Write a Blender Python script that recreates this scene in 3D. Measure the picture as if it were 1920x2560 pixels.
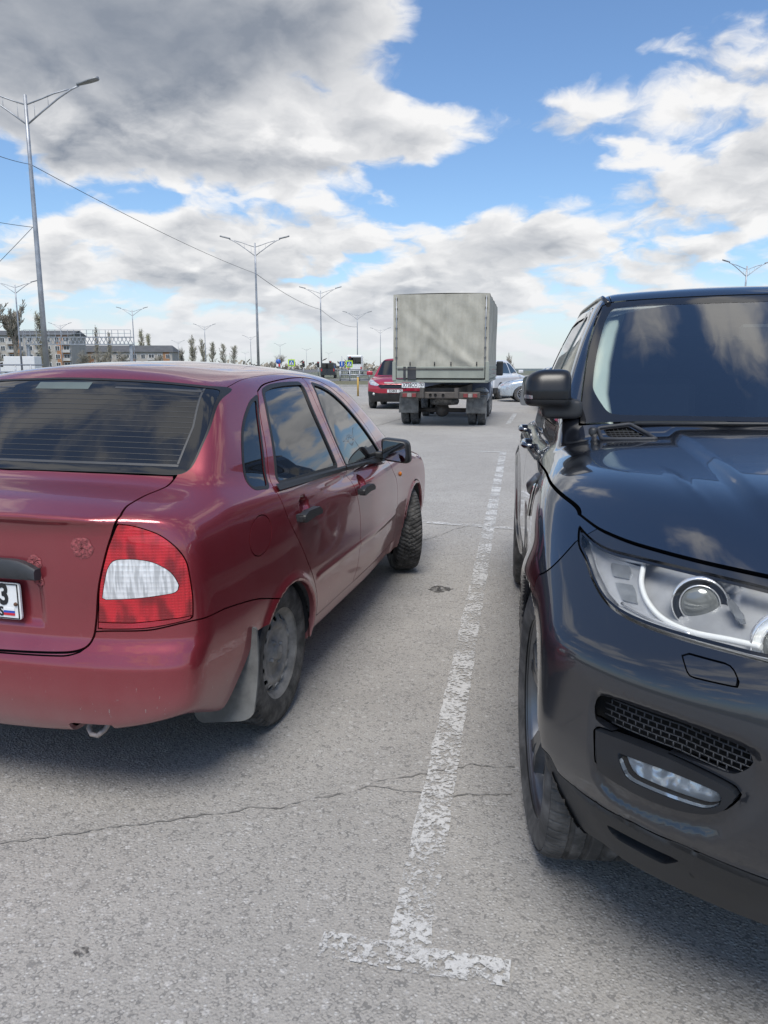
import bpy, bmesh, math, random
import numpy as np
from mathutils import Vector, Matrix
for o in list(bpy.data.objects): bpy.data.objects.remove(o)
scene = bpy.context.scene
R = math.radians
rng = random.Random(7)

# ------------------------------------------------------------------ camera
CF, CH, HZ = 1923.0, 1.41, 915.0                 # focal length (px of 1920x2560), eye height, horizon row
PITCH = math.atan((1280-HZ)/CF)
cd = bpy.data.cameras.new('camera'); cam = bpy.data.objects.new('camera', cd); scene.collection.objects.link(cam)
cd.sensor_fit = 'VERTICAL'; cd.sensor_height = 36.0; cd.lens = CF/2560*36.0
cd.clip_start = .05; cd.clip_end = 9000
cam.location = (0, 0, CH); cam.rotation_euler = (math.pi/2-PITCH, 0, 0)
scene.camera = cam
scene.render.resolution_x, scene.render.resolution_y = 768, 1024

def at(px, py, Y):
    """world point at forward distance Y that shows at a photo pixel"""
    u, v = (px-960)/CF, (py-1280)/CF
    cp, sp = math.cos(PITCH), math.sin(PITCH)
    d = (u, cp-v*sp, -v*cp-sp); t = Y/d[1]
    return Vector((d[0]*t, Y, CH+d[2]*t))
def ground(px, py, z=0.0):
    u, v = (px-960)/CF, (py-1280)/CF
    cp, sp = math.cos(PITCH), math.sin(PITCH)
    d = (u, cp-v*sp, -v*cp-sp); t = (z-CH)/d[2]
    return Vector((d[0]*t, d[1]*t, z))

# ------------------------------------------------------------------ light
SUN_EL, SUN_AZ = R(60), R(-172)                    # azimuth: to the right of the view direction
w = bpy.data.worlds.new('World'); scene.world = w; w.use_nodes = True
NT = w.node_tree; NT.nodes.clear()
def wn(t, **k):
    n = NT.nodes.new(t)
    for a, b in k.items(): setattr(n, a, b)
    return n
def wl(a, b): NT.links.new(a, b)
def M(op, a, b=None, c=None, clamp=False):
    n = wn('ShaderNodeMath', operation=op, use_clamp=clamp)
    for i, q in enumerate((a, b, c)):
        if q is None: continue
        if isinstance(q, (int, float)): n.inputs[i].default_value = q
        else: wl(q, n.inputs[i])
    return n.outputs[0]
def ramp(x, a, b):
    n = wn('ShaderNodeMapRange', interpolation_type='SMOOTHSTEP'); wl(x, n.inputs[0]); n.inputs[1].default_value = a; n.inputs[2].default_value = b
    return n.outputs[0]
sky = wn('ShaderNodeTexSky', sky_type='NISHITA', sun_disc=False, sun_elevation=SUN_EL, sun_rotation=SUN_AZ, altitude=100, air_density=1.0, dust_density=.6, ozone_density=1.6)
tc = wn('ShaderNodeTexCoord'); sx = wn('ShaderNodeSeparateXYZ'); wl(tc.outputs['Generated'], sx.inputs[0])
DX, DY, DZ = sx.outputs
zc = M('MAXIMUM', DZ, 0.0)
den = M('ADD', zc, .30)
U, W_ = M('DIVIDE', DX, den), M('DIVIDE', DY, den)
def cxy(du=0.0, dv=0.0, s=1.0):
    c = wn('ShaderNodeCombineXYZ'); wl(M('MULTIPLY', M('ADD', U, du), s), c.inputs[0]); wl(M('MULTIPLY', M('ADD', W_, dv), s), c.inputs[1])
    c.inputs[2].default_value = 3.7; return c.outputs[0]
def noise(vec, scale, detail=7, rough=.55, dist=0.0, lac=2.0):
    n = wn('ShaderNodeTexNoise', noise_dimensions='2D'); wl(vec, n.inputs['Vector']); n.inputs['Scale'].default_value = scale; n.inputs['Detail'].default_value = detail
    n.inputs['Roughness'].default_value = rough; n.inputs['Distortion'].default_value = dist; n.inputs['Lacunarity'].default_value = lac
    return n.outputs[0]
# angular position of a direction: tan(azimuth), tan(elevation), seen from the lot looking down the road
dyp = M('MAXIMUM', DY, .05); ta, te = M('DIVIDE', DX, dyp), M('DIVIDE', DZ, dyp)
front = ramp(DY, .1, .5)
def blob(px, py, rx, ry, amp):
    a, e = (px-960)/1950.0, (HZ-py)/1900.0
    q1 = M('DIVIDE', M('SUBTRACT', ta, a), rx/1950.0); q2 = M('DIVIDE', M('SUBTRACT', te, e), ry/1900.0)
    g = M('POWER', 2.718, M('MULTIPLY', M('ADD', M('MULTIPLY', q1, q1), M('MULTIPLY', q2, q2)), -1.0))
    return M('MULTIPLY', M('MULTIPLY', g, amp), front)
def total(L):
    s = L[0]
    for q in L[1:]: s = M('ADD', s, q)
    return s
# where the cloud banks and the blue gaps stand
cover = total([blob(*b) for b in [
    (220, 150, 720, 270, .52), (780, 110, 330, 210, .24), (900, 330, 130, 90, .10), (420, 440, 520, 90, .28), (1000, 430, 170, 55, .16),
    (1740, 310, 310, 160, .36), (1300, 360, 230, 60, .15), (1820, 470, 240, 60, .12),
    (1340, 130, 300, 210, -.40), (1450, -420, 800, 420, -.28), (1780, 40, 240, 90, -.16), (1060, 250, 120, 70, -.12), (430, 540, 420, 42, -.15), (40, 420, 130, 40, -.20),
    (1230, 490, 260, 50, -.28), (240, 590, 120, 50, .30), (500, 600, 140, 55, .28), (60, 680, 170, 60, .24), (420, 690, 300, 45, .22), (1250, 610, 560, 70, .25), (1500, 520, 300, 40, .14), (1000, 740, 1100, 60, .23), (960, 830, 1300, 60, .24), (1500, -3300, 900, 1100, .20)]])
dark = total([blob(*b) for b in [(220, 130, 620, 190, .75), (650, 240, 330, 120, .30), (420, 480, 380, 30, .22), (1650, 480, 320, 40, .18), (1650, 250, 320, 120, -.30), (420, 400, 350, 60, -.20), (1300, 650, 460, 40, .30), (250, 650, 120, 22, .2)]])
def puff(vec, scale):
    n = wn('ShaderNodeTexVoronoi', feature='SMOOTH_F1', voronoi_dimensions='2D'); wl(vec, n.inputs['Vector']); n.inputs['Scale'].default_value = scale
    n.inputs['Smoothness'].default_value = .35; n.inputs['Detail'].default_value = 1.0; n.inputs['Roughness'].default_value = .55; return n.outputs[0]
def warp(du, dv):
    v = cxy(du, dv); nz = wn('ShaderNodeTexNoise', noise_dimensions='2D'); wl(v, nz.inputs['Vector']); nz.inputs['Scale'].default_value = 6.0; nz.inputs['Detail'].default_value = 4
    s = wn('ShaderNodeVectorMath', operation='SCALE'); wl(nz.outputs['Color'], s.inputs[0]); s.inputs['Scale'].default_value = .16
    q = wn('ShaderNodeVectorMath', operation='ADD'); wl(v, q.inputs[0]); wl(s.outputs[0], q.inputs[1]); return q.outputs[0]
def field(du, dv):
    v = warp(du, dv)
    return M('SUBTRACT', M('ADD', noise(v, 2.3, 9, .58), .085), M('MULTIPLY', puff(v, 5.5), .22))
n1 = field(0, 0); n2 = field(.03, -.075)
nb = noise(cxy(3.0, 5.0), .9, 4, .5)
dens = M('ADD', M('ADD', n1, M('MULTIPLY', M('SUBTRACT', nb, .52), .45)), cover)
alpha = ramp(dens, .455, .625)
thick = ramp(dens, .53, .86)
lit = M('MULTIPLY', M('MULTIPLY', M('SUBTRACT', n1, n2), 2.3), M('SUBTRACT', 1.0, M('MULTIPLY', M('MINIMUM', M('MAXIMUM', dark, 0.0), .8), 1.0)))
hz_ = ramp(DZ, .22, .0)
shade = M('ADD', M('ADD', M('MULTIPLY', thick, .50), M('MULTIPLY', dark, .55)), .04)
nd = noise(cxy(1.0, 2.0), 3.0, 6, .6)
shade = M('SUBTRACT', M('ADD', shade, M('MULTIPLY', M('SUBTRACT', nd, .5), .34)), lit)
shade = M('MAXIMUM', M('MINIMUM', shade, 1.0), 0.0)
mixc = wn('ShaderNodeMix', data_type='RGBA'); wl(shade, mixc.inputs['Factor'])
mixc.inputs['A'].default_value = (.60, .595, .59, 1); mixc.inputs['B'].default_value = (.165, .185, .22, 1)
SKY_K = .11
sc = wn('ShaderNodeVectorMath', operation='SCALE'); wl(mixc.outputs['Result'], sc.inputs[0]); sc.inputs['Scale'].default_value = .95/SKY_K
skm = wn('ShaderNodeMix', data_type='RGBA'); skm.blend_type = 'MULTIPLY'; skm.inputs['Factor'].default_value = 1.0
wl(sky.outputs[0], skm.inputs['A']); skm.inputs['B'].default_value = (.66, .775, .885, 1)
fin = wn('ShaderNodeMix', data_type='RGBA'); wl(M('MULTIPLY', M('MULTIPLY', alpha, .97), ramp(DZ, -.005, .02)), fin.inputs['Factor']); wl(skm.outputs['Result'], fin.inputs['A']); wl(sc.outputs[0], fin.inputs['B'])
# thin white veil towards the horizon
veil = wn('ShaderNodeMix', data_type='RGBA'); wl(M('MULTIPLY', ramp(DZ, .14, .0), .68), veil.inputs['Factor']); wl(fin.outputs['Result'], veil.inputs['A'])
veil.inputs['B'].default_value = (.45/SKY_K, .47/SKY_K, .505/SKY_K, 1)
bg = wn('ShaderNodeBackground'); wl(veil.outputs['Result'], bg.inputs[0]); bg.inputs[1].default_value = SKY_K
w.cycles.sampling_method = 'MANUAL'; w.cycles.sample_map_resolution = 256
wo = wn('ShaderNodeOutputWorld'); wl(bg.outputs[0], wo.inputs[0])

sl = bpy.data.lights.new('sun', 'SUN'); sl.energy = 2.1; sl.angle = R(30); sl.color = (1, .955, .88)
so = bpy.data.objects.new('sun', sl); scene.collection.objects.link(so)
sd = Vector((math.sin(SUN_AZ)*math.cos(SUN_EL), math.cos(SUN_AZ)*math.cos(SUN_EL), math.sin(SUN_EL)))
so.rotation_euler = sd.to_track_quat('Z', 'Y').to_euler(); so.location = (0, 0, 30)
vs = scene.view_settings; vs.view_transform = 'Standard'; vs.look = 'None'; vs.gamma = 1; vs.use_curve_mapping = False
vs.exposure = .75
# ------------------------------------------------------------------ mesh kit
def curve(pts):
    """smooth 1-D interpolant through (x, y) pairs (monotone Hermite)"""
    P = np.array(pts, float); X, Y = P[:, 0], P[:, 1]
    h = np.diff(X); d = np.diff(Y) / h
    m = np.zeros(len(X)); m[0] = d[0]; m[-1] = d[-1]
    for i in range(1, len(X) - 1):
        if d[i-1] * d[i] > 0:
            w1 = 2*h[i] + h[i-1]; w2 = h[i] + 2*h[i-1]
            m[i] = (w1 + w2) / (w1/d[i-1] + w2/d[i])
    def f(x):
        x = np.clip(x, X[0], X[-1])
        i = np.clip(np.searchsorted(X, x) - 1, 0, len(X) - 2)
        t = (x - X[i]) / h[i]
        return ((1+2*t)*(1-t)**2*Y[i] + t*(1-t)**2*h[i]*m[i] + t*t*(3-2*t)*Y[i+1] + t*t*(t-1)*h[i]*m[i+1])
    return f

def smin(a, b, k):
    hh = np.maximum(k - np.abs(a - b), 0) / k
    return np.minimum(a, b) - hh*hh*hh*k/6.0
def smax(a, b, k): return -smin(-a, -b, k)
def sstep(a, b, x):
    t = np.clip((x - a) / (b - a), 0, 1); return t*t*(3 - 2*t)
def gauss(x, s): return np.exp(-(x/s)**2)

class TM:
    """triangle mesh with vertex normals"""
    def __init__(s, v, t, n): s.v, s.t, s.n = v, t, n

def grad(F, v, e=1e-3):
    x, y, z = v[:, 0], v[:, 1], v[:, 2]
    return np.stack([F(x+e, y, z)-F(x-e, y, z), F(x, y+e, z)-F(x, y-e, z), F(x, y, z+e)-F(x, y, z-e)], 1)/(2*e)

def newton(F, v, it=4, lim=.01):
    for _ in range(it):
        f = F(v[:, 0], v[:, 1], v[:, 2]); g = grad(F, v); q = (g*g).sum(1) + 1e-9
        st = -(f/q)[:, None]*g; L = np.linalg.norm(st, axis=1) + 1e-12
        v = v + st*np.minimum(1, lim/L)[:, None]
    g = grad(F, v); n = g/(np.linalg.norm(g, axis=1)[:, None] + 1e-9)
    return v, n

def surface_nets(F, lo, hi, res, band=1.25):
    ax = [np.arange(lo[i], hi[i] + res, res) for i in range(3)]
    B = 8                                                    # only evaluate blocks the surface can pass through
    nb = [-(-len(q)//B) for q in ax]
    full = [lo[i] + res*np.arange(nb[i]*B) for i in range(3)]
    cen = [lo[i] + res*(np.arange(nb[i])*B + (B-1)/2) for i in range(3)]
    C = F(cen[0][:, None, None], cen[1][None, :, None], cen[2][None, None, :])
    V = np.repeat(np.repeat(np.repeat(C.astype(np.float32), B, 0), B, 1), B, 2)
    act = np.argwhere(np.abs(C) < res*(B/2+.5)*1.732*band)
    r8 = np.arange(B)
    for a0 in range(0, len(act), 400):
        A_ = act[a0:a0+400]
        ix = (A_[:, 0, None]*B+r8); iy = (A_[:, 1, None]*B+r8); iz = (A_[:, 2, None]*B+r8)
        val = F(full[0][ix][:, :, None, None], full[1][iy][:, None, :, None], full[2][iz][:, None, None, :])
        V[ix[:, :, None, None], iy[:, None, :, None], iz[:, None, None, :]] = val
    V = V[:len(ax[0]), :len(ax[1]), :len(ax[2])]
    S = V < 0
    cnt = np.zeros(tuple(k-1 for k in S.shape), np.int8)
    offs = [(a, b, c) for a in (0, 1) for b in (0, 1) for c in (0, 1)]
    sh = cnt.shape
    for a, b, c in offs: cnt += S[a:a+sh[0], b:b+sh[1], c:c+sh[2]]
    I = np.argwhere((cnt > 0) & (cnt < 8))
    cv = np.stack([V[I[:, 0]+a, I[:, 1]+b, I[:, 2]+c] for a, b, c in offs], 1)
    acc = np.zeros((len(I), 3)); w = np.zeros(len(I))
    O = np.array(offs, float)
    for i in range(8):
        for j in range(i+1, 8):
            if abs(O[i]-O[j]).sum() != 1: continue
            m = (cv[:, i] < 0) != (cv[:, j] < 0)
            t = cv[m, i]/(cv[m, i]-cv[m, j])
            acc[m] += O[i] + t[:, None]*(O[j]-O[i]); w[m] += 1
    v = np.array(lo) + (I + acc/w[:, None])*res
    idx = np.full(sh, -1, np.int32); idx[I[:, 0], I[:, 1], I[:, 2]] = np.arange(len(I))
    Q = []
    for A in range(3):
        B, C = (A+1) % 3, (A+2) % 3
        s0 = np.take(S, range(0, S.shape[A]-1), A); s1 = np.take(S, range(1, S.shape[A]), A)
        E = np.argwhere(s0 != s1)
        ok = (E[:, B] > 0) & (E[:, C] > 0) & (E[:, B] < sh[B]) & (E[:, C] < sh[C])
        E = E[ok]; fl = s0[tuple(E.T)]
        def cell(db, dc):
            G = E.copy(); G[:, B] += db; G[:, C] += dc
            return idx[tuple(G.T)]
        q = np.stack([cell(-1, -1), cell(0, -1), cell(0, 0), cell(-1, 0)], 1)
        q[~fl] = q[~fl][:, ::-1]
        Q.append(q)
    Q = np.concatenate(Q); Q = Q[(Q >= 0).all(1)]
    v, n = newton(F, v, 4, res)
    d1 = np.linalg.norm(v[Q[:, 0]]-v[Q[:, 2]], axis=1); d2 = np.linalg.norm(v[Q[:, 1]]-v[Q[:, 3]], axis=1)
    sw = d1 > d2
    T = np.concatenate([Q[~sw][:, [0, 1, 2]], Q[~sw][:, [0, 2, 3]], Q[sw][:, [0, 1, 3]], Q[sw][:, [1, 2, 3]]])
    return TM(v, T, n)

def compact(v, t, n):
    u, inv = np.unique(t, return_inverse=True)
    return TM(v[u], inv.reshape(t.shape), n[u])

def clip(tm, d):
    """keep the part of the mesh where d <= 0 (cuts triangles on the zero line)"""
    d = np.where(np.abs(d) < 1e-6, -1e-6, d)
    ins = d < 0; c = ins[tm.t].sum(1)
    keep = tm.t[c == 3]
    out = [keep]; V = [tm.v]; N = [tm.n]; base = len(tm.v)
    part = tm.t[(c == 1) | (c == 2)]
    if len(part):
        k = ins[part]; one = k.sum(1) == 1
        r = np.where(one, np.argmax(k, 1), np.argmin(k, 1))
        ar = np.arange(len(part))
        a, b, e = part[ar, r], part[ar, (r+1) % 3], part[ar, (r+2) % 3]
        def cut(p, q):
            lo, hi = np.minimum(p, q), np.maximum(p, q)
            return lo.astype(np.int64)*base + hi
        k1, k2 = cut(a, b), cut(a, e)
        u, inv = np.unique(np.concatenate([k1, k2]), return_inverse=True)
        p, q = u // base, u % base
        t = (d[p]/(d[p]-d[q]))[:, None]
        V.append(tm.v[p] + t*(tm.v[q]-tm.v[p]))
        nn = tm.n[p] + t*(tm.n[q]-tm.n[p]); N.append(nn/(np.linalg.norm(nn, axis=1)[:, None]+1e-9))
        m1, m2 = inv[:len(a)]+base, inv[len(a):]+base
        out.append(np.stack([a, m1, m2], 1)[one])
        tw = ~one
        out.append(np.stack([m1, b, e], 1)[tw]); out.append(np.stack([m1, e, m2], 1)[tw])
    T = np.concatenate(out)
    if len(T) == 0: return TM(np.zeros((0, 3)), T, np.zeros((0, 3)))
    return compact(np.concatenate(V), T, np.concatenate(N))

def merge(*ms):
    v, t, n, o = [], [], [], 0
    for m in ms:
        v.append(m.v); t.append(m.t+o); n.append(m.n); o += len(m.v)
    return TM(np.concatenate(v), np.concatenate(t), np.concatenate(n))
def mirror(m): return TM(m.v*[1, -1, 1], m.t[:, ::-1], m.n*[1, -1, 1])
def both(m): return merge(m, mirror(m))
def offset(m, o): return TM(m.v + m.n*np.asarray(o).reshape(-1, 1), m.t, m.n)

def boundary(m):
    e = np.concatenate([m.t[:, [0, 1]], m.t[:, [1, 2]], m.t[:, [2, 0]]])
    key = np.sort(e, 1).astype(np.int64); key = key[:, 0]*len(m.v)+key[:, 1]
    u, i, c = np.unique(key, return_index=True, return_counts=True)
    return e[i[c == 1]]

def flange(m, depth=.012, skip_y0=True, roll=.0):
    """turn the free edges inwards so that a panel reads as thick sheet"""
    e = boundary(m)
    if skip_y0: e = e[~((np.abs(m.v[e[:, 0], 1]) < 2e-3) & (np.abs(m.v[e[:, 1], 1]) < 2e-3))]
    if len(e) == 0: return m
    a, b = e[:, 0], e[:, 1]
    tang = m.v[b]-m.v[a]; tang /= np.linalg.norm(tang, axis=1)[:, None]+1e-9
    side = np.cross(tang, m.n[a]); side /= np.linalg.norm(side, axis=1)[:, None]+1e-9
    k = len(e)
    v = np.concatenate([m.v[a], m.v[b], m.v[b]-m.n[b]*depth, m.v[a]-m.n[a]*depth])
    n = np.concatenate([side]*4)
    i = np.arange(k)
    t = np.concatenate([np.stack([i+k, i, i+3*k], 1), np.stack([i+k, i+3*k, i+2*k], 1)])
    return merge(m, TM(v, t, n))

def smooth_poly(pts, n=8, closed=True, sharp=()):
    """Catmull-Rom through the control points"""
    P = np.array(pts, float); k = len(P); out = []
    for i in range(k if closed else k-1):
        p0, p1, p2, p3 = (P[(i-1) % k], P[i], P[(i+1) % k], P[(i+2) % k]) if closed else (P[max(i-1, 0)], P[i], P[i+1], P[min(i+2, k-1)])
        m1 = np.zeros_like(p1) if i in sharp else (p2-p0)/2
        m2 = np.zeros_like(p1) if (i+1) % k in sharp else (p3-p1)/2
        L = np.linalg.norm(p2-p1)
        for m in (m1, m2):
            q = np.linalg.norm(m)
            if q > L*1.2: m *= L*1.2/q
        for j in range(n):
            t = j/n
            out.append((1+2*t)*(1-t)**2*p1 + t*(1-t)**2*m1 + t*t*(3-2*t)*p2 + t*t*(t-1)*m2)
    if not closed: out.append(P[-1])
    return np.array(out)

def round_poly(pts, r, n=5):
    """straight-sided polygon with its corners rounded by r (number or list)"""
    P = np.array(pts, float); k = len(P); out = []
    rr = r if hasattr(r, '__len__') else [r]*k
    for i in range(k):
        a, b, c = P[i-1], P[i], P[(i+1) % k]
        u, w = a-b, c-b; lu, lw = np.linalg.norm(u), np.linalg.norm(w)
        q = min(rr[i], lu*.49, lw*.49)
        p0, p2 = b+u/lu*q, b+w/lw*q
        for j in range(n+1):
            t = j/n; out.append((1-t)**2*p0 + 2*t*(1-t)*b + t*t*p2)
    return np.array(out)

def poly_sd(px, py, poly):
    """signed distance to a closed polygon (negative inside)"""
    px = np.asarray(px, float); py = np.asarray(py, float)
    d = np.full(px.shape, 1e9); s = np.ones(px.shape)
    P = np.asarray(poly); k = len(P)
    for i in range(k):
        a, b = P[i-1], P[i]; ex, ey = b-a
        wx, wy = px-a[0], py-a[1]
        t = np.clip((wx*ex+wy*ey)/(ex*ex+ey*ey+1e-15), 0, 1)
        d = np.minimum(d, (wx-ex*t)**2+(wy-ey*t)**2)
        c = ((a[1] <= py) & (b[1] > py) & (ex*wy-ey*wx > 0)) | ((a[1] > py) & (b[1] <= py) & (ex*wy-ey*wx < 0))
        s = np.where(c, -s, s)
    return s*np.sqrt(d)
def line_sd(px, py, pts):
    """signed side distance to an open polyline (left of travel positive)"""
    P = np.asarray(pts, float); d = np.full(np.shape(px), 1e9); s = np.zeros(np.shape(px))
    for i in range(len(P)-1):
        a, b = P[i], P[i+1]; ex, ey = b-a
        wx, wy = px-a[0], py-a[1]
        t = (wx*ex+wy*ey)/(ex*ex+ey*ey)
        if i > 0: t = np.maximum(t, 0)
        if i < len(P)-2: t = np.minimum(t, 1)
        q = (wx-ex*t)**2+(wy-ey*t)**2; m = q < d - 1e-12
        d = np.where(m, q, d); s = np.where(m, np.sign(ex*wy-ey*wx), s)
    return s*np.sqrt(d)

COL = None
def link(o, parent=None):
    bpy.context.scene.collection.objects.link(o)
    if parent is not None: o.parent = parent
    return o
def tag(o, label=None, cat=None, group=None, kind=None):
    if label: o['label'] = label
    if cat: o['category'] = cat
    if group: o['group'] = group
    if kind: o['kind'] = kind
    return o
def empty(name, loc=(0, 0, 0), rz=0.0, **kw):
    o = bpy.data.objects.new(name, None); o.empty_display_size = .2
    o.location = loc; o.rotation_euler = (0, 0, rz); link(o); tag(o, **kw); return o

def tm_obj(name, m, mat, parent=None, normals=True):
    me = bpy.data.meshes.new(name); nv, nt = len(m.v), len(m.t)
    me.vertices.add(nv); me.vertices.foreach_set('co', m.v.astype(np.float32).ravel())
    me.loops.add(nt*3); me.loops.foreach_set('vertex_index', m.t.astype(np.int32).ravel())
    me.polygons.add(nt); me.polygons.foreach_set('loop_start', np.arange(0, nt*3, 3, dtype=np.int32))
    me.update(calc_edges=True); me.validate()
    me.polygons.foreach_set('use_smooth', np.ones(len(me.polygons), bool))
    if normals and len(me.vertices) == nv:
        me.normals_split_custom_set_from_vertices(m.n.astype(np.float32))
    me.materials.append(mat)
    o = bpy.data.objects.new(name, me); return link(o, parent)

class MB:
    """mesh builder: quads / n-gons collected into one mesh object"""
    def __init__(s): s.v, s.f, s.sm, s.mi = [], [], [], []
    def add(s, verts, faces, smooth=False, mi=0):
        o = len(s.v); s.v.extend(tuple(map(float, p)) for p in verts)
        for f in faces: s.f.append([i+o for i in f]); s.sm.append(smooth); s.mi.append(mi)
        return s
    def box(s, c, size, rot=None, taper=(1, 1), bevel=0, mi=0):
        hx, hy, hz = [q/2 for q in size]; tx, ty = taper
        if bevel:
            b = bevel; V = []
            for z, k in ((-hz, 1), (-hz+b, 0), (hz-b, 0), (hz, 1)):
                ix, iy = (b, b) if k else (0, 0)
                q = (hx-ix, hy-iy)
                V += [(-q[0]+b*(1-k), -q[1], z), (q[0]-b*(1-k), -q[1], z), (q[0], -q[1]+b*(1-k), z), (q[0], q[1]-b*(1-k), z), (q[0]-b*(1-k), q[1], z), (-q[0]+b*(1-k), q[1], z), (-q[0], q[1]-b*(1-k), z), (-q[0], -q[1]+b*(1-k), z)]
            F = [[7, 6, 5, 4, 3, 2, 1, 0], list(range(24, 32))]
            for r in range(3):
                for i in range(8): j = (i+1) % 8; F.append([r*8+i, r*8+j, r*8+8+j, r*8+8+i])
        else:
            V = [(-hx, -hy, -hz), (hx, -hy, -hz), (hx, hy, -hz), (-hx, hy, -hz), (-hx*tx, -hy*ty, hz), (hx*tx, -hy*ty, hz), (hx*tx, hy*ty, hz), (-hx*tx, hy*ty, hz)]
            F = [[3, 2, 1, 0], [4, 5, 6, 7], [0, 1, 5, 4], [1, 2, 6, 5], [2, 3, 7, 6], [3, 0, 4, 7]]
        if rot is not None: V = [rot @ Vector(p) for p in V]
        return s.add([(p[0]+c[0], p[1]+c[1], p[2]+c[2]) for p in V], F, False, mi)
    def bar(s, a, b, w, h=None, mi=0):
        a, b = Vector(a), Vector(b); d = b-a
        q = d.to_track_quat('X', 'Z').to_matrix()
        return s.box((a+b)/2, (d.length, w, h or w), q, mi=mi)
    def tube(s, pts, r, n=10, caps=True, mi=0, smooth=True):
        P = [Vector(p) for p in pts]; k = len(P); V, F = [], []
        rr = r if hasattr(r, '__len__') else [r]*k
        up = None
        for i in range(k):
            t = (P[min(i+1, k-1)]-P[max(i-1, 0)]).normalized()
            if up is None: up = t.orthogonal().normalized()
            up = (up - t*up.dot(t)).normalized(); w = t.cross(up)
            for j in range(n):
                a = 2*math.pi*j/n; V.append(P[i]+(up*math.cos(a)+w*math.sin(a))*rr[i])
        for i in range(k-1):
            for j in range(n): q = (j+1) % n; F.append([i*n+j, i*n+q, (i+1)*n+q, (i+1)*n+j])
        s.add(V, F, smooth, mi)
        if caps: s.add(V[:n], [list(range(n))[::-1]], False, mi); s.add(V[-n:], [list(range(n))], False, mi)
        return s
    def lathe(s, prof, n=32, axis='y', c=(0, 0, 0), smooth=True, mi=0, close=False):
        V, F = [], []; k = len(prof)
        for j in range(n):
            a = 2*math.pi*j/n; ca, sa = math.cos(a), math.sin(a)
            for r, h in prof:
                p = {'y': (r*ca, h, r*sa), 'z': (r*ca, r*sa, h), 'x': (h, r*ca, r*sa)}[axis]
                V.append((p[0]+c[0], p[1]+c[1], p[2]+c[2]))
        for j in range(n):
            q = (j+1) % n
            for i in range(k-1): F.append([j*k+i, q*k+i, q*k+i+1, j*k+i+1])
        return s.add(V, F, smooth, mi)
    def prism(s, poly, a, b, plane='xz', smooth=False, mi=0):
        """polygon extruded between a and b along the axis missing from plane"""
        P = [tuple(p) for p in poly]; k = len(P)
        mk = {'xz': lambda p, h: (p[0], h, p[1]), 'yz': lambda p, h: (h, p[0], p[1]), 'xy': lambda p, h: (p[0], p[1], h)}[plane]
        V = [mk(p, a) for p in P]+[mk(p, b) for p in P]
        F = [list(range(k)), list(range(k, 2*k))[::-1]]+[[i, i+k, (i+1) % k+k, (i+1) % k] for i in range(k)]
        return s.add(V, F, smooth, mi)
    def build(s, name, mat, parent=None, fix=True, sharp=None):
        me = bpy.data.meshes.new(name); me.from_pydata(s.v, [], s.f); me.update()
        me.polygons.foreach_set('use_smooth', s.sm)
        mats = mat if isinstance(mat, (list, tuple)) else [mat]
        for m in mats: me.materials.append(m)
        if len(mats) > 1: me.polygons.foreach_set('material_index', s.mi)
        if fix:
            bm = bmesh.new(); bm.from_mesh(me)
            bmesh.ops.remove_doubles(bm, verts=bm.verts, dist=1e-5)
            bmesh.ops.recalc_face_normals(bm, faces=bm.faces); bm.to_mesh(me); bm.free()
        if sharp: 
            try: me.set_sharp_from_angle(angle=math.radians(sharp))
            except Exception: pass
        o = bpy.data.objects.new(name, me); return link(o, parent)

def copy_tree(o, parent=None):
    c = o.copy(); link(c, parent)
    for ch in [q for q in bpy.data.objects if q.parent == o]: copy_tree(ch, c)
    return c

def text_mesh(txt, size, depth=.001, bold=0.0, align='CENTER', space=1.0):
    """lettering as plain mesh data in the XY plane"""
    cu = bpy.data.curves.new('lettering', 'FONT'); cu.body = txt; cu.size = size; cu.extrude = depth; cu.offset = bold
    cu.align_x = align; cu.align_y = 'CENTER'; cu.space_character = space; cu.resolution_u = 3
    o = bpy.data.objects.new('lettering', cu); link(o)
    dg = bpy.context.evaluated_depsgraph_get(); me = bpy.data.meshes.new_from_object(o.evaluated_get(dg))
    bpy.data.objects.remove(o); bpy.data.curves.remove(cu)
    return me
def text_obj(name, txt, size, mat, parent, loc, xdir, updir, depth=.001, bold=0.0, align='CENTER', space=1.0, sx=1.0):
    me = text_mesh(txt, size, depth, bold, align, space); me.materials.append(mat)
    x = Vector(xdir).normalized(); u = Vector(updir).normalized(); z = x.cross(u)
    M = Matrix(((x.x*sx, u.x, z.x, loc[0]), (x.y*sx, u.y, z.y, loc[1]), (x.z*sx, u.z, z.z, loc[2]), (0, 0, 0, 1)))
    me.transform(M)
    o = bpy.data.objects.new(name, me); return link(o, parent)
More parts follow.
